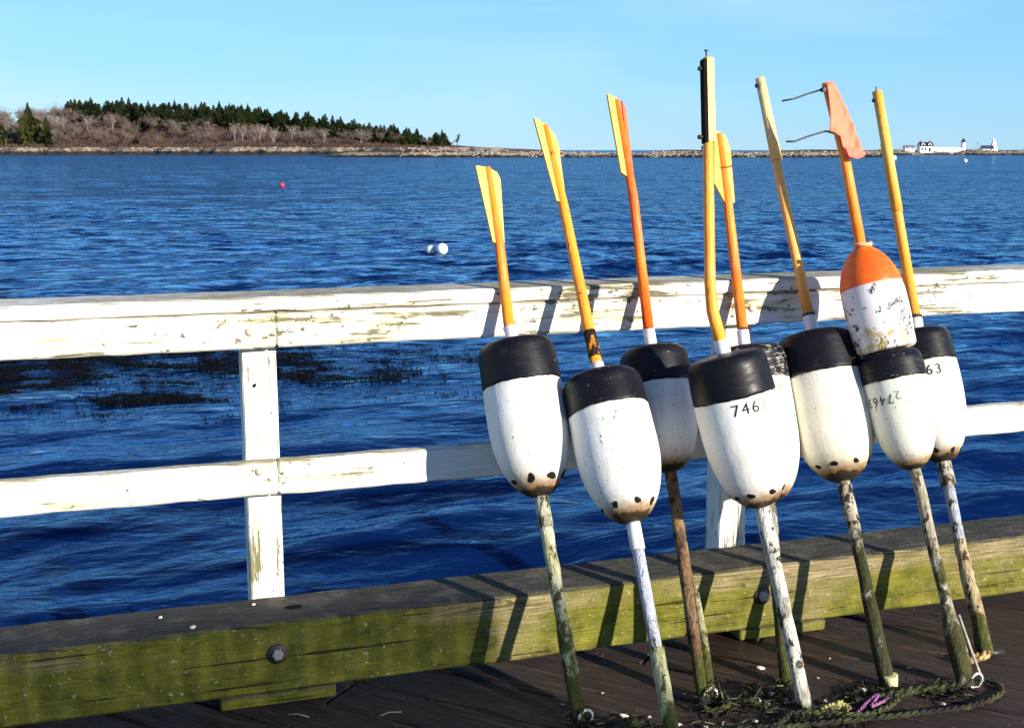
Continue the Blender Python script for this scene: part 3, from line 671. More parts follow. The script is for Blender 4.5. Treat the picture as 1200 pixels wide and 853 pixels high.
# 7 (two floats on one stick)
P, Rm, root, base = start(7, 'double buoy, small black-topped float under an orange and white one, flying a coral flag')
tubep('stick', [P[3]-(P[4]-P[3])*.2, P[4], P[5]], [.0155, .0140, .0125], m_stick('stick_orange_yellow', (.95, .22, .012), (.95, .36, .04), .3, 12), root, base)
b, c, L, phi = float_body(root, base, P[1], P[2], Rm, .24, m_floatwhite('float_greenish', (.76, .77, .68), .33, .5, .6, 7), m_cap('cap_worn', 1.1, 7), round_from=.58, tip=.16)
text_on_float('7463', L, Rm, .60, .036, phi-.62, b, m_plain('worn_ink', (.05, .045, .03), .7, .3, .4, 200), flip=True); text_on_float('2', L, Rm, .62, .034, phi+.02, b, faint_ink, flip=True)
# upper float: white below, orange dome above
q0, q1 = P[2]+(P[3]-P[2])*.02, P[3]; L2 = (q1-q0).length; M2 = Matrix.Translation(-base) @ axis_matrix(q0, q1); R2 = .0865
def dome(t):
    r = R2*(.93+.07*min(1, t/.3)) if t < .45 else R2*max(.0, 1-((t-.45)/.57)**2.3)**.62
    return max(r, .018)
N = 40; ts = .615
mb = MB(); mb.lathe([(R2*.86, -.001), (dome(.02), .006)]+[(dome(ts*i/N), ts*i/N*L2) for i in range(2, N+1)], 52, wob=.006)
wm7 = m_floatwhite('float_scuffed_white', (.79, .75, .73), .3, .6, .5, 8)
ub = mb.build('upper_float', None or bpy.data.materials.new('tmp'), root, M=M2)
m = Mat('scuffed_white', .5, .4); n1 = m.noise(17, m.co((1, 1, .8)), 5, .7, 1.2); n2 = m.noise(60, None, 4, .65); lowz = m.xyz('Object', 2)
cc = m.mix(m.ramp(m.noise(9), [(.45, 0.), (.65, .6)]), (.79, .75, .74), (.74, .64, .63))
cc = m.mix(m.ramp(m.math('ADD', n1, m.math('MULTIPLY', lowz, -.25)), [(.535, 0.), (.55, 1.), (.59, 1.), (.61, 0.)]), cc, (.03, .022, .02))
cc = m.mix(m.ramp(m.math('SUBTRACT', n2, m.math('MULTIPLY', lowz, .5)), [(.60, 0.), (.64, .9)]), cc, (.05, .035, .03))
cc = m.mix(m.ramp(m.math('ADD', m.noise(14, m.co(loc=(3, 1, 2))), m.math('MULTIPLY', lowz, -1.6)), [(.50, 0.), (.6, .8)]), cc, (.45, .34, .06))
m.color(cc); m.bump(n2, .15, .003); ub.data.materials.clear(); ub.data.materials.append(m.m)
mb = MB(); mb.lathe([(dome(ts)*.97, ts*L2-.003)]+[(dome(ts+(1-ts)*i/26)+.0012, (ts+(1-ts)*i/26)*L2) for i in range(27)], 52, wob=.006)
mo = Mat('orange_dome', .5, .4); no = mo.noise(12, None, 5, .65); nf = mo.noise(70, None, 3, .6)
mo.color(mo.mix(mo.ramp(nf, [(.6, 0.), (.75, .7)]), mo.ramp(no, [(.32, (.86, .085, .006)), (.52, (.86, .13, .006)), (.70, (.80, .25, .012))]), (.55, .18, .03))); mo.bump(nf, .15, .003)
mb.build('orange_top', mo.m, root, M=M2)
kn = P[3]+(P[4]-P[3])*.02
tubep('knot', [kn+Vector((-.024, 0, .002)), kn+Vector((-.008, -.018, .006)), kn+Vector((.012, -.018, .002)), kn+Vector((.028, -.004, .006))], .007, m_plain('coral_tape', (.85, .38, .22), .7, .2), root, base, 8)
fl = m_plain('coral_flag', (.92, .21, .11), .6, .3, .06, 14)
fb = fl.node_tree.nodes['Principled BSDF']
pts = [Vector(p) for p in SHAPES['flag']]
cen = sum(pts, Vector())/len(pts); mb = MB()
# cloth: fine triangulated sheet with ripples
bm = bmesh.new(); vsb = [bm.verts.new(p+Vector((0, -.030, 0))) for p in pts]; bm.faces.new(vsb)
bmesh.ops.triangulate(bm, faces=bm.faces)
for _ in range(3): bmesh.ops.subdivide_edges(bm, edges=bm.edges, cuts=1, use_grid_fill=True)
for v in bm.verts:
    h = (v.co.z-pts[0].z); v.co.y += .004*math.sin(v.co.x*80+h*14)+.0035*math.sin(h*31+1)+.0012*math.sin(v.co.x*240-h*70)
fv = [v.co.copy() for v in bm.verts]; ff = [[v.index for v in f.verts] for f in bm.faces]; bm.verts.index_update(); ff = [[v.index for v in f.verts] for f in bm.faces]; bm.free()
mb.add(rel(fv, base), ff, 0, True); fo = mb.build('flag', fl, root); md = fo.modifiers.new('thick', 'SOLIDIFY'); md.thickness = .0012
# the folded back corner of the flag
fold = [Vector(p)+Vector((0, -.042, 0)) for p in (SHAPES['flag'][7], SHAPES['flag'][3], SHAPES['flag'][4], SHAPES['flag'][5], SHAPES['flag'][6])]
prismp('flag_fold', fold, (0, .0015, 0), m_plain('coral_flag_fold', (.84, .16, .10), .6, .3, .06, 14), root, base)
blk = m_plain('black_tie', (.012, .012, .014), .5, .5, .2)
for kx in ('tie1', 'tie2'):
    pp = [Vector(p)+Vector((0, -.012, 0)) for p in SHAPES[kx]]; tubep('cable_tie', pp, [.0030]+[.0026]*(len(pp)-1), blk, root, base, 6)
p = Vector(SHAPES['tie1'][0]); tubep('tie_head', [p+Vector((-.002, -.024, -.002)), p+Vector((-.002, -.006, -.002))], .0065, blk, root, base, 6)
tubep('spindle', rough_path(P[0]+Vector((0, 0, .004)), lerp3(P[0], P[1], 1.03), 12, .0012, 7), [.0225, .0235, .0245, .0240, .0165]+[.0155]*8, m_spindle('spindle_grey', (.34, .31, .22), (.46, .43, .32), (.06, .05, .03), .6, 13, .26, (.045, .045, .016)), root, base, jit=.06)
tail(root, base, [P[0]+Vector((.01, 0, 0)), P[1]], rope_white, 7)
tubep('strap', [lerp3(P[0], P[1], .33)+Vector((.022, -.012, 0)), lerp3(P[0], P[1], .15)+Vector((.034, -.014, 0)), P[0]+Vector((.040, -.012, .02)), P[0]+Vector((.03, -.01, .006))], .0038, m_plain('dull_strap', (.36, .34, .27), .8, .2, .4, 60), root, base, 8)

# 8
P, Rm, root, base = start(8, 'rightmost buoy in the row, stencilled 7463 past its neighbour, straight yellow-orange stick, rusty foot')
tubep('stick', [lerp3(P[2], P[3], .6), P[4], lerp3(P[4], P[5], .5)], [.0156, .0150, .0146], m_stick('stick_amber', (.95, .24, .012), (.95, .37, .035), .25, 13), root, base)
tubep('batten', [lerp3(P[4], P[5], -.15)+o6, P[5]+o6], [.0168, .0162], m_stick('batten_amber', (.95, .34, .02), (.95, .50, .08), .35, 14), root, base, 6)
nl = [Vector(p) for p in SHAPES['nail8']]; tubep('nail', [P[5]-Vector((0, 0, .01)), P[5]+Vector((-.002, 0, .016))], .002, iron, root, base, 6)
p = nl[0]; tubep('bolt', [p+Vector((-.004, 0, 0)), p+Vector((.02, 0, 0))], .006, iron, root, base, 8)
tubep('sleeve', [lerp3(P[2], P[3], -.4), P[2], lerp3(P[2], P[3], .55)], .0190, bpy.data.materials['white_sleeve'], root, base)
tubep('black_band', [lerp3(P[2], P[3], .53), lerp3(P[2], P[3], .66)], .0195, bpy.data.materials['band_black'], root, base)
b, c, L, phi = float_body(root, base, P[1], P[2], Rm, .25, m_floatwhite('float_white_scuffed', (.79, .78, .74), .39, .6, .6, 9), m_cap('cap_grey', .5, 9), holes=7, phase=-1.57, round_from=.5, taper=.06, hole_t=.08)
text_on_float('7463', L, Rm, .66, .041, phi-.02, b, ink); text_on_float('1', L, Rm, .745, .030, phi-.36, b, bpy.data.materials['worn_ink'])
tubep('rod', [lerp3(P[0], P[1], .55), lerp3(P[0], P[1], .98)], .0158, m_spindle('rod_pale_blue', (.50, .53, .60), (.42, .45, .52), (.06, .05, .04), .5, 15, .0), root, base)
tubep('sleeve', [lerp3(P[0], P[1], .88), lerp3(P[0], P[1], 1.04)], [.0215, .020], m_spindle('tape_old', (.55, .53, .45), (.48, .46, .38), (.06, .04, .02), .9, 16, .0), root, base, jit=.05)
tubep('spindle', rough_path(P[0]+Vector((.008, -.004, .004)), lerp3(P[0], P[1], .6), 10, .002, 8), [.0250, .0225, .0205, .0195, .0195, .0200, .0200, .0195, .018, .0175, .0165], m_spindle('spindle_rusty', (.36, .22, .11), (.52, .47, .28), (.07, .035, .018), .7, 17, .10), root, base, jit=.08)
tubep('foot_tab', [P[0]+Vector((.0, -.012, .012)), P[0]+Vector((.055, -.012, .008))], [.012, .010], bpy.data.materials['black_tie'], root, base, 8)
# ------------------------------------------------------------------ lines, weed and chips lying on the deck
def m_rope(name, a, b, c=None):
    m = Mat(name, .85, .2); n = m.noise(70, None, 4, .7); p = m.noise(8, None, 3)
    col = m.mix(m.ramp(n, [(.4, 0.), (.6, 1.)]), a, b)
    if c: col = m.mix(m.ramp(p, [(.48, 0.), (.58, 1.)]), col, c)
    m.color(col); m.bump(n, .8, .006); return m.m
def spline(pts, n=8):
    out = []; P = [Vector(p) for p in pts]; P = [P[0]*2-P[1]]+P+[P[-1]*2-P[-2]]
    for i in range(1, len(P)-2):
        for k in range(n):
            t = k/n; a, b, c, d = P[i-1:i+3]
            out.append(.5*((2*b)+(c-a)*t+(2*a-5*b+4*c-d)*t*t+(3*b-a-3*c+d)*t**3))
    return out+[P[-2]]
def rope(name, label, pts, r, mat, seed=0, fuzz=0):
    base = Vector((pts[0][0], pts[0][1], 0)); g = random.Random(seed); sp = spline(pts, 26)
    mb = MB(); n = len(sp); dist = 0
    ds = [0]
    for i in range(1, n): ds.append(ds[-1]+(sp[i]-sp[i-1]).length)
    for k in range(3):                                  # three laid strands
        st = []
        for i, p in enumerate(sp):
            t = (sp[min(i+1, n-1)]-sp[max(i-1, 0)]).normalized(); sd = t.cross(Vector((0, 0, 1))).normalized(); up = sd.cross(t)
            an = TAU*(k/3+ds[i]/(r*9)); st.append(p-base+(sd*math.cos(an)+up*math.sin(an))*r*.52+sd*(mnoise.noise(p*40)*r*.5))
        mb.tube(st, [r*.56*(1+.12*math.sin(i*.9+k)) for i in range(n)], 6)
    for _ in range(fuzz):
        p = g.choice(sp)-base; d = Vector((g.gauss(0, 1), g.gauss(0, 1), abs(g.gauss(0, .7)))).normalized(); s = d.orthogonal().normalized()*.0025
        l = g.uniform(.008, .026); p = p+d*r*.6
        mb.add([p-s, p+s, p+d*l+Vector((0, 0, -l*.3))], [(0, 1, 2)])
    o = mb.build(name, mat); o.location = base; tag(o, label, 'rope'); return o
green = m_rope('rope_green', (.012, .016, .008), (.07, .085, .03), (.025, .022, .016))
black = m_rope('rope_black', (.006, .006, .006), (.03, .028, .024), (.05, .055, .02))
yellow = m_rope('rope_yellow', (.30, .28, .08), (.55, .50, .20), (.10, .09, .04))
pink = m_rope('rope_pink', (.13, .03, .13), (.36, .16, .32), (.06, .02, .08))
rope('rope', 'dark weedy line curving in a wide loop round the foot of the double buoy', [(2.02, 2.43, .012), (2.085, 2.44, .01), (2.10, 2.40, .008), (2.06, 2.36, .008), (1.95, 2.33, .008), (1.80, 2.335, .01), (1.67, 2.35, .008), (1.54, 2.36, .01), (1.40, 2.37, .01), (1.26, 2.35, .008)], .0075, black, 1, 40)
rope('rope', 'thick mossy green line between the double buoy and the fattest cream buoy', [(2.00, 2.44, .012), (1.94, 2.425, .016), (1.88, 2.44, .014), (1.80, 2.43, .016), (1.73, 2.42, .012), (1.68, 2.43, .012)], .011, green, 2, 160)
rope('rope', 'pink and purple line lying in short bights left of the fattest cream buoy', [(1.79, 2.425, .016), (1.735, 2.395, .022), (1.70, 2.385, .02), (1.745, 2.425, .026), (1.70, 2.405, .02), (1.65, 2.375, .012)], .0042, pink, 3)
rope('rope', 'olive line along the deck at the foot of the tallest handled buoy', [(1.80, 2.41, .02), (1.74, 2.375, .016), (1.66, 2.36, .014), (1.58, 2.40, .012), (1.50, 2.42, .014), (1.42, 2.38, .012), (1.33, 2.40, .01)], .007, green, 4, 80)
rope('rope', 'short yellowish frayed line beside the foot of the buoy stencilled 7463', [(1.585, 2.425, .012), (1.605, 2.405, .022), (1.63, 2.42, .018), (1.645, 2.40, .012)], .010, yellow, 5, 25)
rope('rope', 'black line coiled against the foot of the third buoy from the left', [(1.34, 2.54, .01), (1.30, 2.53, .03), (1.31, 2.50, .012), (1.36, 2.50, .02), (1.37, 2.55, .01), (1.41, 2.53, .01), (1.46, 2.48, .01)], .007, black, 6, 60)
rope('rope', 'dark line trailing left from the foot of the second buoy', [(1.20, 2.40, .01), (1.16, 2.47, .01), (1.10, 2.50, .01), (1.04, 2.48, .01), (.99, 2.50, .01)], .007, black, 7, 40)
rope('rope', 'rust coloured frayed end by the foot of the rightmost buoy', [(2.20, 2.575, .012), (2.165, 2.56, .016), (2.13, 2.555, .012), (2.105, 2.565, .01)], .012, m_rope('rope_rust', (.20, .08, .03), (.50, .40, .18), (.45, .38, .16)), 8, 50)

def weed_clump(x, y, r, n, seed, label, mat, h=.05):
    g = random.Random(seed); mb = MB()
    for i in range(n):
        a = g.uniform(0, TAU); q = r*math.sqrt(g.random()); p = Vector((math.cos(a)*q, math.sin(a)*q*.7, g.uniform(0, 1)**2*h*(1-q/r*.8)))
        d = Vector((g.gauss(0, 1), g.gauss(0, 1), g.gauss(0, .5))).normalized(); s = d.cross(Vector((g.gauss(0, 1), g.gauss(0, 1), g.gauss(0, 1)))).normalized()*g.uniform(.0008, .0026)
        l = g.uniform(.008, .035); e = p+d*l+Vector((0, 0, -.004)); e.z = max(e.z, .003); p.z = max(p.z, .002)
        mb.add([p-s, p+s, e+s*.8, e-s*.8], [(0, 1, 2, 3)])
    o = mb.build('seaweed_clump', mat); o.location = (x, y, .001); tag(o, label, 'seaweed')
weedm = Mat('weed', .7, .25); gg = weedm.geo('Random Per Island'); weedm.color(weedm.ramp(gg, [(.0, (.004, .004, .003)), (.7, (.016, .016, .007)), (.90, (.05, .048, .016)), (.985, (.26, .23, .14))]))
weed_clump(1.49, 2.535, .085, 420, 1, 'dark tangle of weed and old line at the feet of the two middle buoys', weedm.m, .075)
weed_clump(1.345, 2.545, .05, 200, 2, 'weed growth round the foot of the third buoy from the left', weedm.m, .09)
weed_clump(1.74, 2.475, .075, 260, 3, 'weedy heap left of the foot of the fattest cream buoy', weedm.m, .05)
weed_clump(1.95, 2.43, .07, 260, 4, 'weedy heap just left of the foot of the double buoy', weedm.m, .045)
weed_clump(1.35, 2.40, .16, 320, 5, 'scattered weed in front of the third buoy from the left', weedm.m, .03)
weed_clump(.985, 2.545, .04, 160, 6, 'weed growth round the foot of the leftmost buoy', weedm.m, .08)
weed_clump(1.06, 2.49, .10, 160, 7, 'thin scatter of weed between the two leftmost buoys', weedm.m, .02)
weed_clump(1.60, 2.40, .12, 260, 8, 'scattered weed in front of the buoy stencilled 7463', weedm.m, .025)
shellm = m_plain('shell', (.62, .56, .46), .5, .4, .25, 150)
sg = random.Random(5)
def shell(x, y, z, r, label=None):
    o = pebble(r, sg.random(), .45).build('shell', shellm); o.location = (x, y, z); o.rotation_euler = (sg.uniform(-.3, .3), sg.uniform(-.3, .3), sg.uniform(0, 6)); o.scale = (1.3, .8, 1)
    tag(o, label or 'tiny pale shell chip on the dark deck boards', 'shell', 'shell chips on the deck')
for (x, y, r) in ((1.564, 2.70, .009), (1.10, 2.55, .011), (1.16, 2.53, .006), (1.02, 2.63, .004), (.98, 2.66, .004), (1.10, 2.69, .004), (1.30, 2.62, .004), (1.75, 2.50, .010), (1.62, 2.47, .008), (1.455, 2.53, .012), (1.51, 2.55, .010), (1.47, 2.50, .009), (1.58, 2.44, .010), (1.21, 2.47, .008), (1.27, 2.44, .006), (1.40, 2.43, .007), (1.53, 2.50, .009), (1.90, 2.37, .007), (1.68, 2.60, .004), (1.38, 2.68, .003), (1.78, 2.70, .003), (1.95, 2.58, .004), (2.12, 2.42, .003)):
    shell(x, y, .001, r)
for (x, y, r) in ((.018, 3.008, .006), (.093, 2.915, .008), (.252, 3.025, .006)):
    o = pebble(r, sg.random(), .5).build('shell', shellm); o.location = (x, y, .2165); tag(o, 'tiny pale shell chip on top of the mossy timber', 'shell', 'shell chips on the timber')
for (x, y, a) in ((.33, 2.80, -.5), (.55, 2.74, .1)):
    mb = MB(); mb.tube([(-.025, 0, 0), (0, .003, .003), (.03, -.002, 0)], .0018, 5); o = mb.build('twig', m_plain('straw', (.34, .30, .22), .8, .2)); o.location = (x, y, .004); o.rotation_euler.z = a
    tag(o, 'short pale twig on the shaded deck beside the mossy timber', 'twig', 'twigs on the deck')

# ------------------------------------------------------------------ afloat
fr = Vector((math.sin(R(YAW)), math.cos(R(YAW)), 0)); rr = Vector((math.cos(R(YAW)), -math.sin(R(YAW)), 0))
def uv(u, v, z=0): return rr*u+fr*v+Vector((0, 0, z))           # u to the right of the view axis, v away from the wharf
wet_white = m_plain('buoy_plastic', (.80, .80, .80), .35, .5, .06, 8)
def ball(name, u, v, r, label, cat, mat, sink=.25, fitting=True, sc=(1, 1, 1)):
    root = empty(name, uv(u, v, SEA)); tag(root, label, cat)
    n = 22; mb = MB(); mb.lathe([(max(.0008, r*math.sin(math.pi*i/n)), -r*math.cos(math.pi*i/n)+r*(1-2*sink)) for i in range(n+1)], 28)
    o = mb.build('ball', mat, root); o.scale = sc
    if fitting:
        mb = MB(); mb.tube([(0, 0, r*(2-2*sink)-.01), (0, 0, r*(2-2*sink)+.03)], .022, 10); mb.build('top_fitting', iron, root)
ball('mooring_ball', -1.72, 29.4, .145, 'bright white round mooring ball on the water above the railing', 'mooring buoy', wet_white, .14)
ball('pickup_float', -2.01, 29.6, .125, 'greyish float touching the left side of the white mooring ball', 'float', m_plain('grey_plastic', (.42, .45, .50), .5, .4, .3, 12), .2, False, (1.1, 1, .95))
ball('mooring_buoy', -16.0, 84, .18, 'small red buoy far out on the open water at the left', 'mooring buoy', m_plain('red_plastic', (.62, .03, .06), .4, .5, .1, 8), .25)
ball('mooring_buoy', 95, 254, .42, 'tiny white buoy on the water below the lighthouse', 'mooring buoy', wet_white, .2)
ball('mooring_buoy', 100.8, 320, .7, 'tiny white buoy on the water close to the rightmost buoy stick', 'mooring buoy', wet_white, .2)

# floating rockweed beyond the rail
wm = Mat('rockweed', .8, .08); wm.color(wm.ramp(wm.geo('Random Per Island'), [(0., (.0018, .0014, .001)), (.85, (.0032, .0026, .0016)), (1., (.016, .011, .006))]))
g = random.Random(11); mb = MB(); cnt = 0
def sstep_(a, b, x): t = min(1, max(0, (x-a)/(b-a))); return t*t*(3-2*t)
def frond(p, l, w):
    a = g.uniform(0, TAU); dv = Vector((math.cos(a), math.sin(a), 0)); sv = Vector((-dv.y, dv.x, 0))
    k = 3; pts = [p+dv*l*(i/k-.5)+sv*l*.25*math.sin(i*1.7+a)+Vector((0, 0, g.uniform(-.006, .012))) for i in range(k+1)]
    vs = []
    for i, q in enumerate(pts): ww = w*(1, .9, 1.1, .3)[i]; vs += [q-sv*ww, q+sv*ww]
    mb.add(vs, [(2*i, 2*i+1, 2*i+3, 2*i+2) for i in range(k)])
while cnt < 26000:
    px, py = g.uniform(-80, 600), g.uniform(404, 512)
    d = 2.5*1422/(py-176); u = (px-600)/1422*d
    n1 = mnoise.noise(Vector((u*.55, d*.9, 3.1))); n2 = mnoise.noise(Vector((u*1.3, d*3.1, 8.7))); n3 = mnoise.noise(Vector((u*5, d*9, 1.7)))
    env = min(1, max(0, (505-py)/40)) if px < 330 else min(1, max(0, (480-py)/40))
    env *= 1 if px < 420 else max(0, 1-(px-420)/190)
    k = n1*.5+n2*.9+n3*.35+.10*env
    thr = .26-.34*env*sstep_(470, 425, py)*sstep_(420, 150, px)
    if k < thr+.12*g.random() or g.random() > env: 
        if g.random() >.05*env: continue
    frond(uv(u, d, SEA+g.uniform(.008, .026)), g.uniform(.02, .10), g.uniform(.003, .009)); cnt += 1
o = mb.build('rockweed', wm.m); tag(o, kind='stuff')

# ------------------------------------------------------------------ wooded island on the left
def sstep(a, b, x): t = min(1, max(0, (x-a)/(b-a))); return t*t*(3-2*t)
# tree-top line: pixel -> height, 800 m away
TOP = [(-260, 130), (0, 127), (60, 126), (80, 121), (100, 119), (150, 118), (200, 121), (250, 124), (300, 128), (350, 134), (400, 140), (440, 147), (470, 150), (500, 156), (525, 165), (540, 170), (560, 172), (600, 174), (640, 176)]
def interp(tab, x):
    for (a, ya), (b, yb) in zip(tab, tab[1:]):
        if x <= b: return ya+(yb-ya)*max(0, (x-a))/(b-a)
    return tab[-1][1]
def px_of(u, v): return 600+1422*u/v
def crest(u):
    y = interp(TOP, px_of(u, 800)); return max(2.2, (176-y)*800/1422+2.5-10.5*sstep(175, 150, y))
def shore_v(u): return 690-.10*(u+290)+9*math.sin(u*.05)+4*math.sin(u*.21+1)+2*math.sin(u*.7)
def isl_h(u, v):
    d = v-shore_v(u)
    if d < 0: return -.8+d*.05
    c = crest(u*800/max(v, 1))
    beach = 4.0*sstep(0, 13, d)*min(1, c/4.5)-.6*sstep(0, 2, 2-d)
    h = beach+max(0, c-4.3)*sstep(16, 120, d)
    return h+.5*mnoise.noise(Vector((u*.11, v*.11, 0)))*sstep(0, 5, d)
gm = Mat('island_ground', .9, .2)
z = gm.math('SUBTRACT', gm.xyz('Object', 2), SEA); n = gm.noise(.35, None, 5, .65); n3 = gm.noise(.09, None, 4, .6)
zz = gm.math('ADD', z, gm.math('MULTIPLY', gm.math('SUBTRACT', n, .5), 2.4))
rock = gm.mix(gm.ramp(n, [(.40, 0.), (.58, 1.)]), (.10, .07, .05), (.36, .29, .22))
rock = gm.mix(gm.ramp(gm.noise(.8, None, 3), [(.56, 0.), (.64, .8)]), rock, (.10, .08, .065))
rock = gm.mix(gm.ramp(gm.noise(.05, None, 4, .6), [(.44, .85), (.60, 0.)]), rock, (.075, .055, .040))
veg = gm.mix(n3, (.045, .022, .020), (.13, .085, .055))
c = gm.mix(gm.ramp(gm.math('MULTIPLY', zz, .1), [(.15, 0.), (.20, 1.)]), gm.mix(n, (.010, .009, .006), (.045, .035, .02)), rock)
c = gm.mix(gm.ramp(gm.math('MULTIPLY', zz, .1), [(.40, 0.), (.47, 1.)]), c, veg)
gm.color(c); ground_m = gm.m
def terrain(name, u0, u1, nu, v0, v1, nv, hf):
    vs = []; fs = []
    for i in range(nu+1):
        for j in range(nv+1):
            u = u0+(u1-u0)*i/nu; v = v0+(v1-v0)*(j/nv)**1.5; vs.append(uv(u, v, SEA+hf(u, v)))
    for i in range(nu):
        for j in range(nv):
            a = i*(nv+1)+j; fs.append((a, a+nv+1, a+nv+2, a+1))
    me = bpy.data.meshes.new(name); me.from_pydata(vs, [], fs); me.materials.append(ground_m); me.polygons.foreach_set('use_smooth', [True]*len(fs)); me.update()
    o = link(bpy.data.objects.new(name, me)); tag(o, kind='structure'); return o
terrain('wooded_island', -470, 30, 330, 660, 960, 90, isl_h)

# trees -----------------------------------------------------------------
def m_leafy(name, lo, hi):
    m = Mat(name, .9, .1); r = m.geo('Random Per Island'); oi = m.n.new('ShaderNodeObjectInfo')
    c = m.ramp(r, [(0., lo), (1., hi)]); c = m.mix(m.math('MULTIPLY', oi.outputs['Random'], .5), c, tuple(x*.55 for x in lo)); m.color(c); return m.m
spruce_m = m_leafy('spruce_needles', (.010, .020, .006), (.050, .066, .018))
fir_m = m_leafy('fir_needles', (.020, .030, .006), (.085, .085, .022))
twig_m = m_leafy('bare_twigs', (.10, .075, .065), (.36, .285, .245))
pale_m = m_leafy('pale_twigs', (.15, .12, .10), (.42, .36, .31))
bark_m = m_plain('bark', (.10, .07, .05), .9, .1, .4, 1)
palebark_m = m_plain('pale_bark', (.42, .37, .32), .9, .1, .35, 1)
def spruce_mesh(seed, h=11, wd=2.5, n=330, low=.04, skew=0):
    g = random.Random(seed); t = MB(); c = MB()
    t.tube([(0, 0, -1), (0, 0, h*.5), (skew*.4, 0, h*.97)], [.20, .13, .02], 6)
    for i in range(n):
        q = g.random()**.75; z = h*(low+(1-low)*q); env = wd*(1-q)**.62*(1+.22*math.sin(q*31+seed))*(1+.28*math.sin(q*9+seed*2))+.12
        a = g.uniform(0, TAU); env *= 1+.38*math.sin(a*2+seed*1.7+q*5); r0 = env*g.uniform(.25, .75); r1 = env*g.uniform(.85, 1.2)
        d = Vector((math.cos(a), math.sin(a), 0)); s = Vector((-d.y, d.x, g.uniform(-.5, .5)))*g.uniform(.22, .55)*(.5+.6*(1-q))
        x = Vector((skew*q*q, 0, 0)); dr = -.28*r1
        c.add([x+d*r0*.3+Vector((0, 0, z+.25)), x+d*r0+s+Vector((0, 0, z)), x+d*r1+Vector((0, 0, z+dr+g.uniform(-.2, .3))), x+d*r0-s+Vector((0, 0, z))], [(0, 1, 2), (0, 2, 3)])
    return t, c
def bare_mesh(seed, h=11.5, wd=4.2, n=420, up=.32):
    g = random.Random(seed); t = MB(); c = MB(); tips = []
    t.tube([(0, 0, -1), (g.uniform(-.2, .2), 0, h*.3), (g.uniform(-.4, .4), 0, h*.62)], [.19, .14, .07], 5)
    for i in range(9):
        a = TAU*i/9+g.uniform(-.4, .4); z0 = h*g.uniform(.18, .5); e = Vector((math.cos(a)*wd*g.uniform(.45, .9), math.sin(a)*wd*g.uniform(.45, .9), h*g.uniform(.6, .95)))
        s0 = Vector((0, 0, z0)); m0 = s0.lerp(e, .5)+Vector((0, 0, h*.05)); t.tube([s0, m0, e], [.10, .07, .025], 4); tips += [m0, e, s0.lerp(m0, .7)]
    for i in range(n):
        p = g.choice(tips)+Vector((g.gauss(0, .55), g.gauss(0, .55), g.gauss(0, .6)))
        d = Vector((p.x*.25+g.gauss(0, .5), p.y*.25+g.gauss(0, .5), g.uniform(.2, 1.1))).normalized(); l = g.uniform(.6, 1.7)
        s = d.cross(Vector((g.gauss(0, 1), g.gauss(0, 1), g.gauss(0, 1)))).normalized()*g.uniform(.04, .11)
        c.add([p-s, p+s, p+d*l], [(0, 1, 2)])
    return t, c
def proto(name, tc, tm, cm):
    root = empty(name); t = tc[0].build('trunk', tm, root); c = tc[1].build('crown', cm, root); return root
PROTO = []
def place(pr, pos, sc, rz, label, cat, group):
    if pr.get('used') is None: r = pr; r['used'] = 1
    else:
        r = pr.copy(); C.objects.link(r)
        for ch in [c for c in pr.children]:
            q = ch.copy(); C.objects.link(q); q.parent = r
    r.location = pos; r.scale = (sc[0], sc[0], sc[1]); r.rotation_euler = (0, 0, rz); tag(r, label, cat, group); PROTO.append(r); return r
SP = [proto('spruce_tree', spruce_mesh(i+1, (11.5, 10, 9, 11, 8)[i], (2.6, 3.0, 3.3, 2.3, 2.9)[i], 420, .03), bark_m, spruce_m) for i in range(5)]
BT = [proto('bare_tree', bare_mesh(i+20), bark_m, twig_m) for i in range(5)]
PB = [proto('bare_tree', bare_mesh(i+40, 11, 3.2, 300), palebark_m, pale_m) for i in range(3)]
g = random.Random(21); ns = 0; tries = 0
while ns < 285 and tries < 20000:
    tries += 1
    v = g.uniform(758, 815); px = g.uniform(70, 527); u = (px-600)/1422*v; d = v-shore_v(u)
    dmin = interp([(60, 98), (150, 76), (300, 68), (420, 66), (480, 55), (528, 40)], px)
    if d < dmin or (px < 78 and g.random() < .4): continue
    if g.random() > interp([(66, .8), (85, 1), (430, 1), (460, .55), (527, .35)], px): continue
    h = g.uniform(.80, 1.16)*interp([(60, 1), (430, 1), (500, .95), (528, .62)], px)
    place(g.choice(SP), uv(u, v, SEA+isl_h(u, v)), (g.uniform(1.2, 1.7)*min(1, h*1.1), h), g.uniform(0, 6), 'dark spruce in the evergreen band along the crest of the wooded island', 'tree', 'spruces on the island crest'); ns += 1
for k in range(11):       # spruces near the right-hand end of the wood, nearer the shore
    px = 455+k*6.4+g.uniform(-3, 3); v = 735+g.uniform(-12, 20); u = (px-600)/1422*v
    place(g.choice(SP), uv(u, v, SEA+isl_h(u, v)), (.8, g.uniform(.6, .95)), g.uniform(0, 6), 'spruce standing apart at the thin right-hand end of the island wood', 'tree', 'spruces at the end of the island wood')
nb = 0; tries = 0
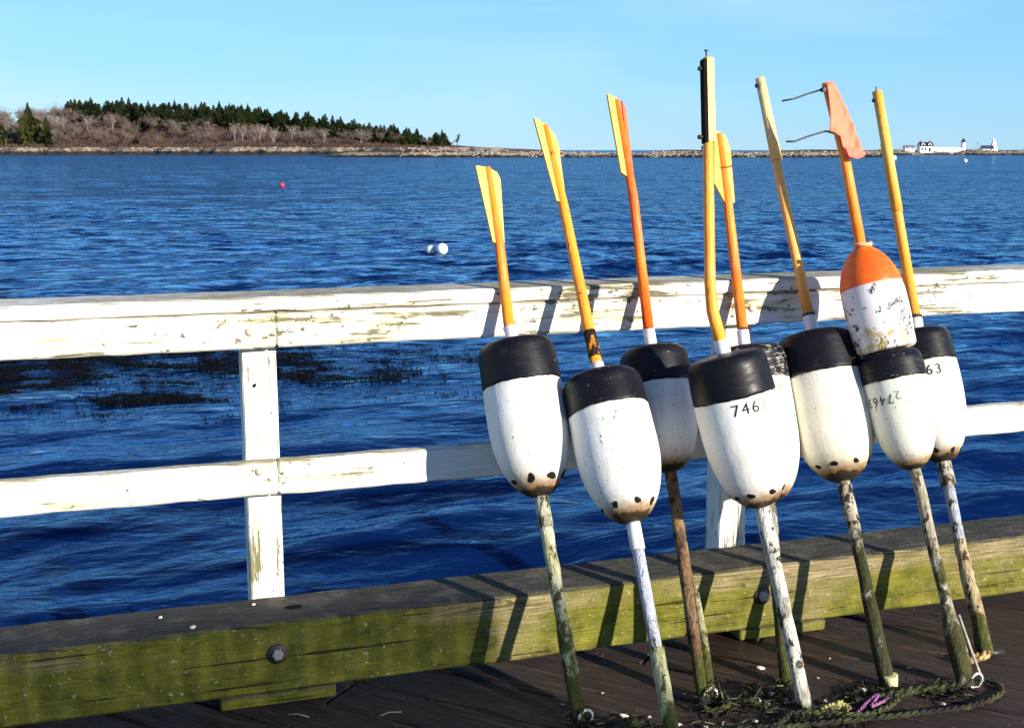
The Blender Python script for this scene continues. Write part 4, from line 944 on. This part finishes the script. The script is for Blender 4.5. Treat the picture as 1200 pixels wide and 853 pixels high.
while nb < 270 and tries < 20000:
    tries += 1
    px = g.uniform(-45, 505) if g.random() < .72 else g.uniform(-45, 90); v = g.uniform(708, 830); u = (px-600)/1422*v; d = v-shore_v(u)
    dmax = interp([(-70, 150), (60, 135), (80, 92), (150, 74), (300, 58), (420, 56), (505, 50)], px)
    if d < 18 or d > dmax: continue
    if px > 430 and g.random() < .5: continue
    h = g.uniform(.75, 1.1)*interp([(-70, .95), (60, .95), (90, .9), (300, 1.0), (400, .92), (505, .65)], px)*interp([(15, .8), (40, 1), (200, 1)], d)
    pale = 270 < px < 350 and d < 60 or (px < 60 and d < 50 and g.random() < .5) or g.random() < .07
    place(g.choice(PB if pale else BT), uv(u, v, SEA+isl_h(u, v)), (g.uniform(.85, 1.2), h), g.uniform(0, 6),
          'leafless pale-barked tree among grey ones on the island slope' if pale else 'leafless grey-brown tree on the slope of the wooded island', 'tree', 'pale bare trees on the island' if pale else 'bare trees on the island slope'); nb += 1
fp = proto('fir_tree', spruce_mesh(77, 14, 4.2, 900, .03), bark_m, fir_m)
for (px, v, sx, sz, lb) in ((36, 709, 1.45, 1.72, 'tallest dark green fir, near the left end of the island shore'), (56, 708, 1.25, 1.22, 'lower olive green fir just right of the tallest fir on the island shore'), (4, 712, 1.1, 1.0, 'dark fir at the far left of the island shore'), (160, 719, .6, .42, 'small bushy dark fir low on the island shore, right of the paired firs'), (470, 716, .6, .45, 'small dark green fir low on the shore near the island end')):
    u = (px-600)/1422*v; place(fp, uv(u, v, SEA+isl_h(u, v)), (sx, sz), px*.7, lb, 'tree', None)
lp = proto('windswept_tree', spruce_mesh(91, 7.5, 1.6, 90, .35, 1.6), bark_m, spruce_m)
u = (536-600)/1422*700; place(lp, uv(u, 700, SEA+isl_h(u, 700)), (1.1, 1), .3, 'lone wind-bent evergreen at the bare tip of the wooded island', 'tree', None)
for r in PROTO:
    if 'used' in r: del r['used']
for r in list(bpy.data.objects):
    if 'used' in r: del r['used']

# undergrowth and shoreline boulders
um = m_leafy('undergrowth_twigs', (.050, .030, .026), (.18, .118, .088)); mb = MB(); g = random.Random(31)
for i in range(15000):
    px = g.uniform(-70, 560); v = g.uniform(690, 800); u = (px-600)/1422*v; d = v-shore_v(u)
    if d < 11 or (d > 45 and g.random() < .55): continue
    k = interp([(-70, 1), (440, 1), (520, .6), (560, .3)], px); p = uv(u, v, SEA+isl_h(u, v)-.1)
    for _ in range(3):
        dv = Vector((g.gauss(0, .7), g.gauss(0, .7), 1)).normalized(); l = g.uniform(.7, 2.6)*k; s = Vector((g.gauss(0, 1), g.gauss(0, 1), 0)).normalized()*g.uniform(.05, .2)
        mb.add([p-s, p+s, p+dv*l+s*.6, p+dv*l*.9-s*.6], [(0, 1, 2, 3)])
tag(mb.build('undergrowth', um), kind='stuff')
bm_ = m_plain('granite', (.36, .29, .22), .85, .2, .45, .6); mb = MB(); g = random.Random(41)
def boulder(mb, p, s):
    vs = []; fs = []
    for i in range(5):
        t = math.pi*i/4
        for k in range(6):
            a = TAU*k/6+i*.4; q = g.uniform(.75, 1.2)
            vs.append(p+Vector((math.sin(t)*math.cos(a)*s*1.3*q, math.sin(t)*math.sin(a)*s*q, math.cos(t)*s*.7*q)))
    for i in range(4):
        for k in range(6): fs.append((i*6+k, i*6+(k+1) % 6, i*6+6+(k+1) % 6, i*6+6+k))
    mb.add(vs, fs)
for i in range(1500):
    px = g.uniform(-70, 590); u = (px-600)/1422*705; v = shore_v(u)+g.uniform(6.5, 12)
    if mnoise.noise(Vector((u*.045, 0, 1))) < -.12+.3*g.random(): continue
    boulder(mb, uv(u, v, SEA+isl_h(u, v)-.1), g.uniform(.2, .62))
tag(mb.build('shore_boulders', bm_), kind='stuff')

# ------------------------------------------------------------------ low ledge and lighthouse island on the right
def bar_h(u, v):
    c = 428+5*math.sin(u*.06)+3*math.sin(u*.23)-.02*u
    d = v-c; e = sstep(-78, -52, u)*(1-sstep(122, 150, u))
    h = 2.1*sstep(0, 10, d)*(1-sstep(26, 50, d))*(.98+.10*math.sin(u*.13)+.08*math.sin(u*.5))
    return (h*(1+.4*(1-sstep(-35, 5, u)))+.25*mnoise.noise(Vector((u*.3, v*.3, 2))))*e-.45
g_bar = terrain('rocky_ledge', -90, 165, 300, 412, 490, 30, bar_h)
bmat = Mat('ledge_ground', .9, .2); z = bmat.math('SUBTRACT', bmat.xyz('Object', 2), SEA); n = bmat.noise(.6, None, 5, .65)
zz = bmat.math('ADD', z, bmat.math('MULTIPLY', bmat.math('SUBTRACT', n, .5), 1.1))
c = bmat.mix(bmat.ramp(n, [(.40, 0.), (.60, 1.)]), (.09, .065, .045), (.34, .28, .20))
c = bmat.mix(bmat.ramp(zz, [(.62, 1.), (.86, 0.)]), c, (.014, .012, .009)); c = bmat.mix(bmat.ramp(bmat.math('MULTIPLY', zz, .4), [(.64, 0.), (.74, 1.)]), c, (.065, .040, .026)); bmat.color(c)
g_bar.data.materials.clear(); g_bar.data.materials.append(bmat.m)
def lh_h(u, v):
    e = sstep(95, 190, u)*(1-sstep(276, 300, u)); d = v-(632+4*math.sin(u*.09)+2*math.sin(u*.3))
    return (2.9*sstep(0, 12, d)*(1-sstep(50, 75, d))*(.85+.1*math.sin(u*.16))+.25*mnoise.noise(Vector((u*.2, v*.2, 5))))*e-.5
g_lh = terrain('lighthouse_island', 80, 310, 230, 615, 720, 30, lh_h); g_lh.data.materials.clear(); g_lh.data.materials.append(bmat.m)
mb = MB(); g = random.Random(51)
for i in range(700):
    u = g.uniform(-40, 120); v = 428+5*math.sin(u*.06)+3*math.sin(u*.23)-.02*u+g.uniform(3, 13); boulder(mb, uv(u, v, SEA+bar_h(u, v)), g.uniform(.15, .5))
for i in range(350):
    u = g.uniform(180, 285); v = 634+4*math.sin(u*.09)+g.uniform(3, 12); boulder(mb, uv(u, v, SEA+lh_h(u, v)), g.uniform(.2, .6))
tag(mb.build('ledge_boulders', bm_), kind='stuff')
# farther land showing over the ledge
def far_h(u, v):
    e = sstep(95, 150, u)*(1-sstep(420, 470, u)); d = v-1000
    return (3.2*sstep(0, 15, d)*(1-sstep(60, 90, d))*(.75+.3*math.sin(u*.05+1)+.2*mnoise.noise(Vector((u*.05, 0, 0)))))*e-.5
g_f = terrain('far_ledge', 80, 480, 200, 985, 1100, 16, far_h); g_f.data.materials.clear(); g_f.data.materials.append(bmat.m)
mb = MB()
for i in range(3500):
    u = g.uniform(150, 290); v = 650+g.uniform(-8, 30); p = uv(u, v, SEA+lh_h(u, v)-.1)
    if mnoise.noise(Vector((u*.09, 4, 0))) < -.05: continue
    dv = Vector((g.gauss(0, .6), g.gauss(0, .6), 1)).normalized(); l = g.uniform(.3, 1.1); s = Vector((g.gauss(0, 1), g.gauss(0, 1), 0)).normalized()*g.uniform(.08, .22)
    mb.add([p-s, p+s, p+dv*l+s*.5, p+dv*l-s*.5], [(0, 1, 2, 3)])
tag(mb.build('island_scrub', um), kind='stuff')

wht = m_plain('white_clapboard', (.80, .80, .78), .7, .3, .05, 1); roof_m = m_plain('dark_shingle', (.045, .045, .055), .8, .2, .4, 1); glass_m = m_plain('dark_window', (.02, .025, .035), .25, .5, .2, 1); brick_m = m_plain('chimney_brick', (.25, .10, .07), .8, .2, .3, 2); bluer = m_plain('blue_grey_roof', (.04, .05, .085), .7, .2, .3, 1)
def gable(mbw, mbr, x0, x1, y0, y1, z0, z1, rise, along='x', over=.25):
    """walls with gable ends; ridge along x or y"""
    if along == 'x':
        ym = (y0+y1)/2
        mbw.add([(x0, y0, z0), (x1, y0, z0), (x1, y1, z0), (x0, y1, z0), (x0, y0, z1), (x1, y0, z1), (x1, y1, z1), (x0, y1, z1), (x0, ym, z1+rise), (x1, ym, z1+rise)],
                [(0, 1, 5, 4), (2, 3, 7, 6), (1, 2, 6, 9, 5), (3, 0, 4, 8, 7), (4, 5, 9, 8), (6, 7, 8, 9)])
        k = rise/((y1-y0)/2)
        for sgn, ye in ((-1, y0-over), (1, y1+over)):
            ze = z1-over*k; a = Vector((x0-over, ye, ze+.06)); b = Vector((x1+over, ye, ze+.06)); c = Vector((x1+over, ym, z1+rise+.06)); d = Vector((x0-over, ym, z1+rise+.06))
            mbr.prism([a, b, c, d], (0, 0, .14))
    else:
        xm = (x0+x1)/2
        mbw.add([(x0, y0, z0), (x1, y0, z0), (x1, y1, z0), (x0, y1, z0), (x0, y0, z1), (x1, y0, z1), (x1, y1, z1), (x0, y1, z1), (xm, y0, z1+rise), (xm, y1, z1+rise)],
                [(0, 1, 5, 8, 4), (1, 2, 6, 5), (2, 3, 7, 9, 6), (3, 0, 4, 7), (5, 6, 9, 8), (7, 4, 8, 9)])
        k = rise/((x1-x0)/2)
        for xe in (x0-over, x1+over):
            ze = z1-over*k; mbr.prism([(xe, y0-over, ze+.06), (xe, y1+over, ze+.06), (xm, y1+over, z1+rise+.06), (xm, y0-over, z1+rise+.06)], (0, 0, .14))
def win(root, x, y, z, w=.8, h=1.2):
    mb = MB(); mb.box((x, y-.03, z), (w, .06, h)); mb.build('window', glass_m, root)
def site(name, u, v, label, cat, z=None):
    r = empty(name, uv(u, v, SEA+(lh_h(u, v) if z is None else z)), -R(YAW)); return tag(r, label, cat)
# keeper's house
r = site('keepers_house', 219.5, 645, 'two storey white house with dark dormered roof, left of the lighthouse', 'house')
a, b = MB(), MB(); gable(a, b, -3.4, 3.4, -2.6, 2.6, -.6, 3.0, 1.9); o = a.build('wall', wht, r); rf = b.build('roof', roof_m, r)
for x in (-1.8, 1.8):
    a, b = MB(), MB(); gable(a, b, x-.9, x+.9, -2.4, .5, 2.6, 4.1, .8, 'y'); d = a.build('dormer', wht, r); b.build('dormer_roof', roof_m, d); mbw = MB(); mbw.box((x, -2.43, 3.5), (.9, .06, 1.0)); mbw.build('window', glass_m, d)
for x in (-2.4, -.6): win(r, x, -2.6, 1.5)
mb = MB(); mb.box((1.6, -2.63, 1.0), (1.0, .06, 2.1)); mb.build('door', glass_m, r)
for x in (-2.6, 2.4): mb = MB(); mb.box((x, .3, 5.2), (.6, .6, 1.4)); mb.build('chimney', brick_m, r)
# covered walkway
r = site('covered_walkway', 231, 646, 'long low white covered passage running from the house to the lighthouse', 'walkway')
a, b = MB(), MB(); gable(a, b, -7.4, 8.0, -1.2, 1.2, -.8, 1.6, .7); a.build('wall', wht, r); b.build('roof', m_plain('pale_roof', (.62, .62, .60), .7, .2, .1, 1), r)
for x in (-3, .6, 4): win(r, x, -1.2, .8, .45, .6)
# lighthouse
r = site('lighthouse', 240, 646, 'white round lighthouse tower with a black lantern at the end of the covered passage', 'lighthouse')
mb = MB(); mb.lathe([(1.35, -.8), (1.25, 1.5), (1.08, 4.4)], 28); mb.build('tower', wht, r)
mb = MB(); mb.lathe([(1.1, 4.4), (1.45, 4.45), (1.45, 4.6), (.8, 4.62)], 28); gl = mb.build('gallery', roof_m, r)
mb = MB()
for k in range(12): an = TAU*k/12; mb.tube([(1.4*math.cos(an), 1.4*math.sin(an), 4.6), (1.4*math.cos(an), 1.4*math.sin(an), 5.3)], .03, 5)
mb.tube([(1.4*math.cos(TAU*k/24), 1.4*math.sin(TAU*k/24), 5.3) for k in range(25)], .03, 5); mb.build('gallery_rail', roof_m, gl)
mb = MB(); mb.lathe([(.72, 4.6), (.72, 5.7)], 10, smooth=False); mb.build('lantern', glass_m, r)
mb = MB(); mb.lathe([(.85, 5.7), (.5, 6.1), (.12, 6.3), (.12, 6.5), (.01, 6.7)], 12); mb.build('lantern_roof', roof_m, r)
# shed, boathouse, bell tower
r = site('shed', 210.3, 643, 'small grey-roofed white shed at the left end of the lighthouse island', 'shed')
a, b = MB(), MB(); gable(a, b, -2.6, 2.6, -1.6, 1.6, -.6, 1.7, 1.0); a.build('wall', wht, r); b.build('roof', m_plain('grey_roof', (.16, .16, .17), .8, .2, .3, 1), r); win(r, -1.4, -1.6, .9, .6, .8); win(r, 1.2, -1.6, .9, .6, .8)
r = site('boathouse', 252.3, 645, 'small boathouse with a blue-grey roof and white gable, right of the lighthouse', 'boathouse')
a, b = MB(), MB(); gable(a, b, -2.8, 3.0, -1.9, 1.9, -.8, 1.1, 1.5); a.build('wall', wht, r); b.build('roof', bluer, r); win(r, 1.6, -1.9, .5, .7, .7)
r = site('bell_tower', 257.0, 648, 'white pyramid shaped bell tower at the right end of the lighthouse island', 'tower')
mb = MB(); mb.add([(-2.0, -2, -.8), (2.0, -2, -.8), (2.0, 2, -.8), (-2.0, 2, -.8), (-.45, -.45, 6.0), (.45, -.45, 6.0), (.45, .45, 6.0), (-.45, .45, 6.0)], [(0, 1, 5, 4), (1, 2, 6, 5), (2, 3, 7, 6), (3, 0, 4, 7), (4, 5, 6, 7)]); mb.build('wall', wht, r)
mb = MB(); mb.add([(-.55, -.55, 6.0), (.55, -.55, 6.0), (.55, .55, 6.0), (-.55, .55, 6.0), (0, 0, 6.6)], [(0, 1, 4), (1, 2, 4), (2, 3, 4), (3, 0, 4)]); mb.build('roof', wht, r)
r = site('flagpole', 247.4, 645, 'thin dark pole between the lighthouse and the boathouse', 'pole')
mb = MB(); mb.tube([(0, 0, -.5), (0, 0, 4.2)], .07, 6); mb.build('pole', iron, r); mb = MB(); mb.box((0, 0, 4.1), (.6, .3, .5)); mb.build('box', iron, r)
# low grey building far behind the ledge
r = site('beach_house', 163, 1010, 'dark low building on the far shore right of the tallest buoy handle', 'house', far_h(163, 1010))
a, b = MB(), MB(); gable(a, b, -5, 5, -3, 3, -1, 2.6, 1.8); a.build('wall', m_plain('weathered_shingle', (.16, .12, .10), .8, .2, .2, 1), r); b.build('roof', roof_m, r)
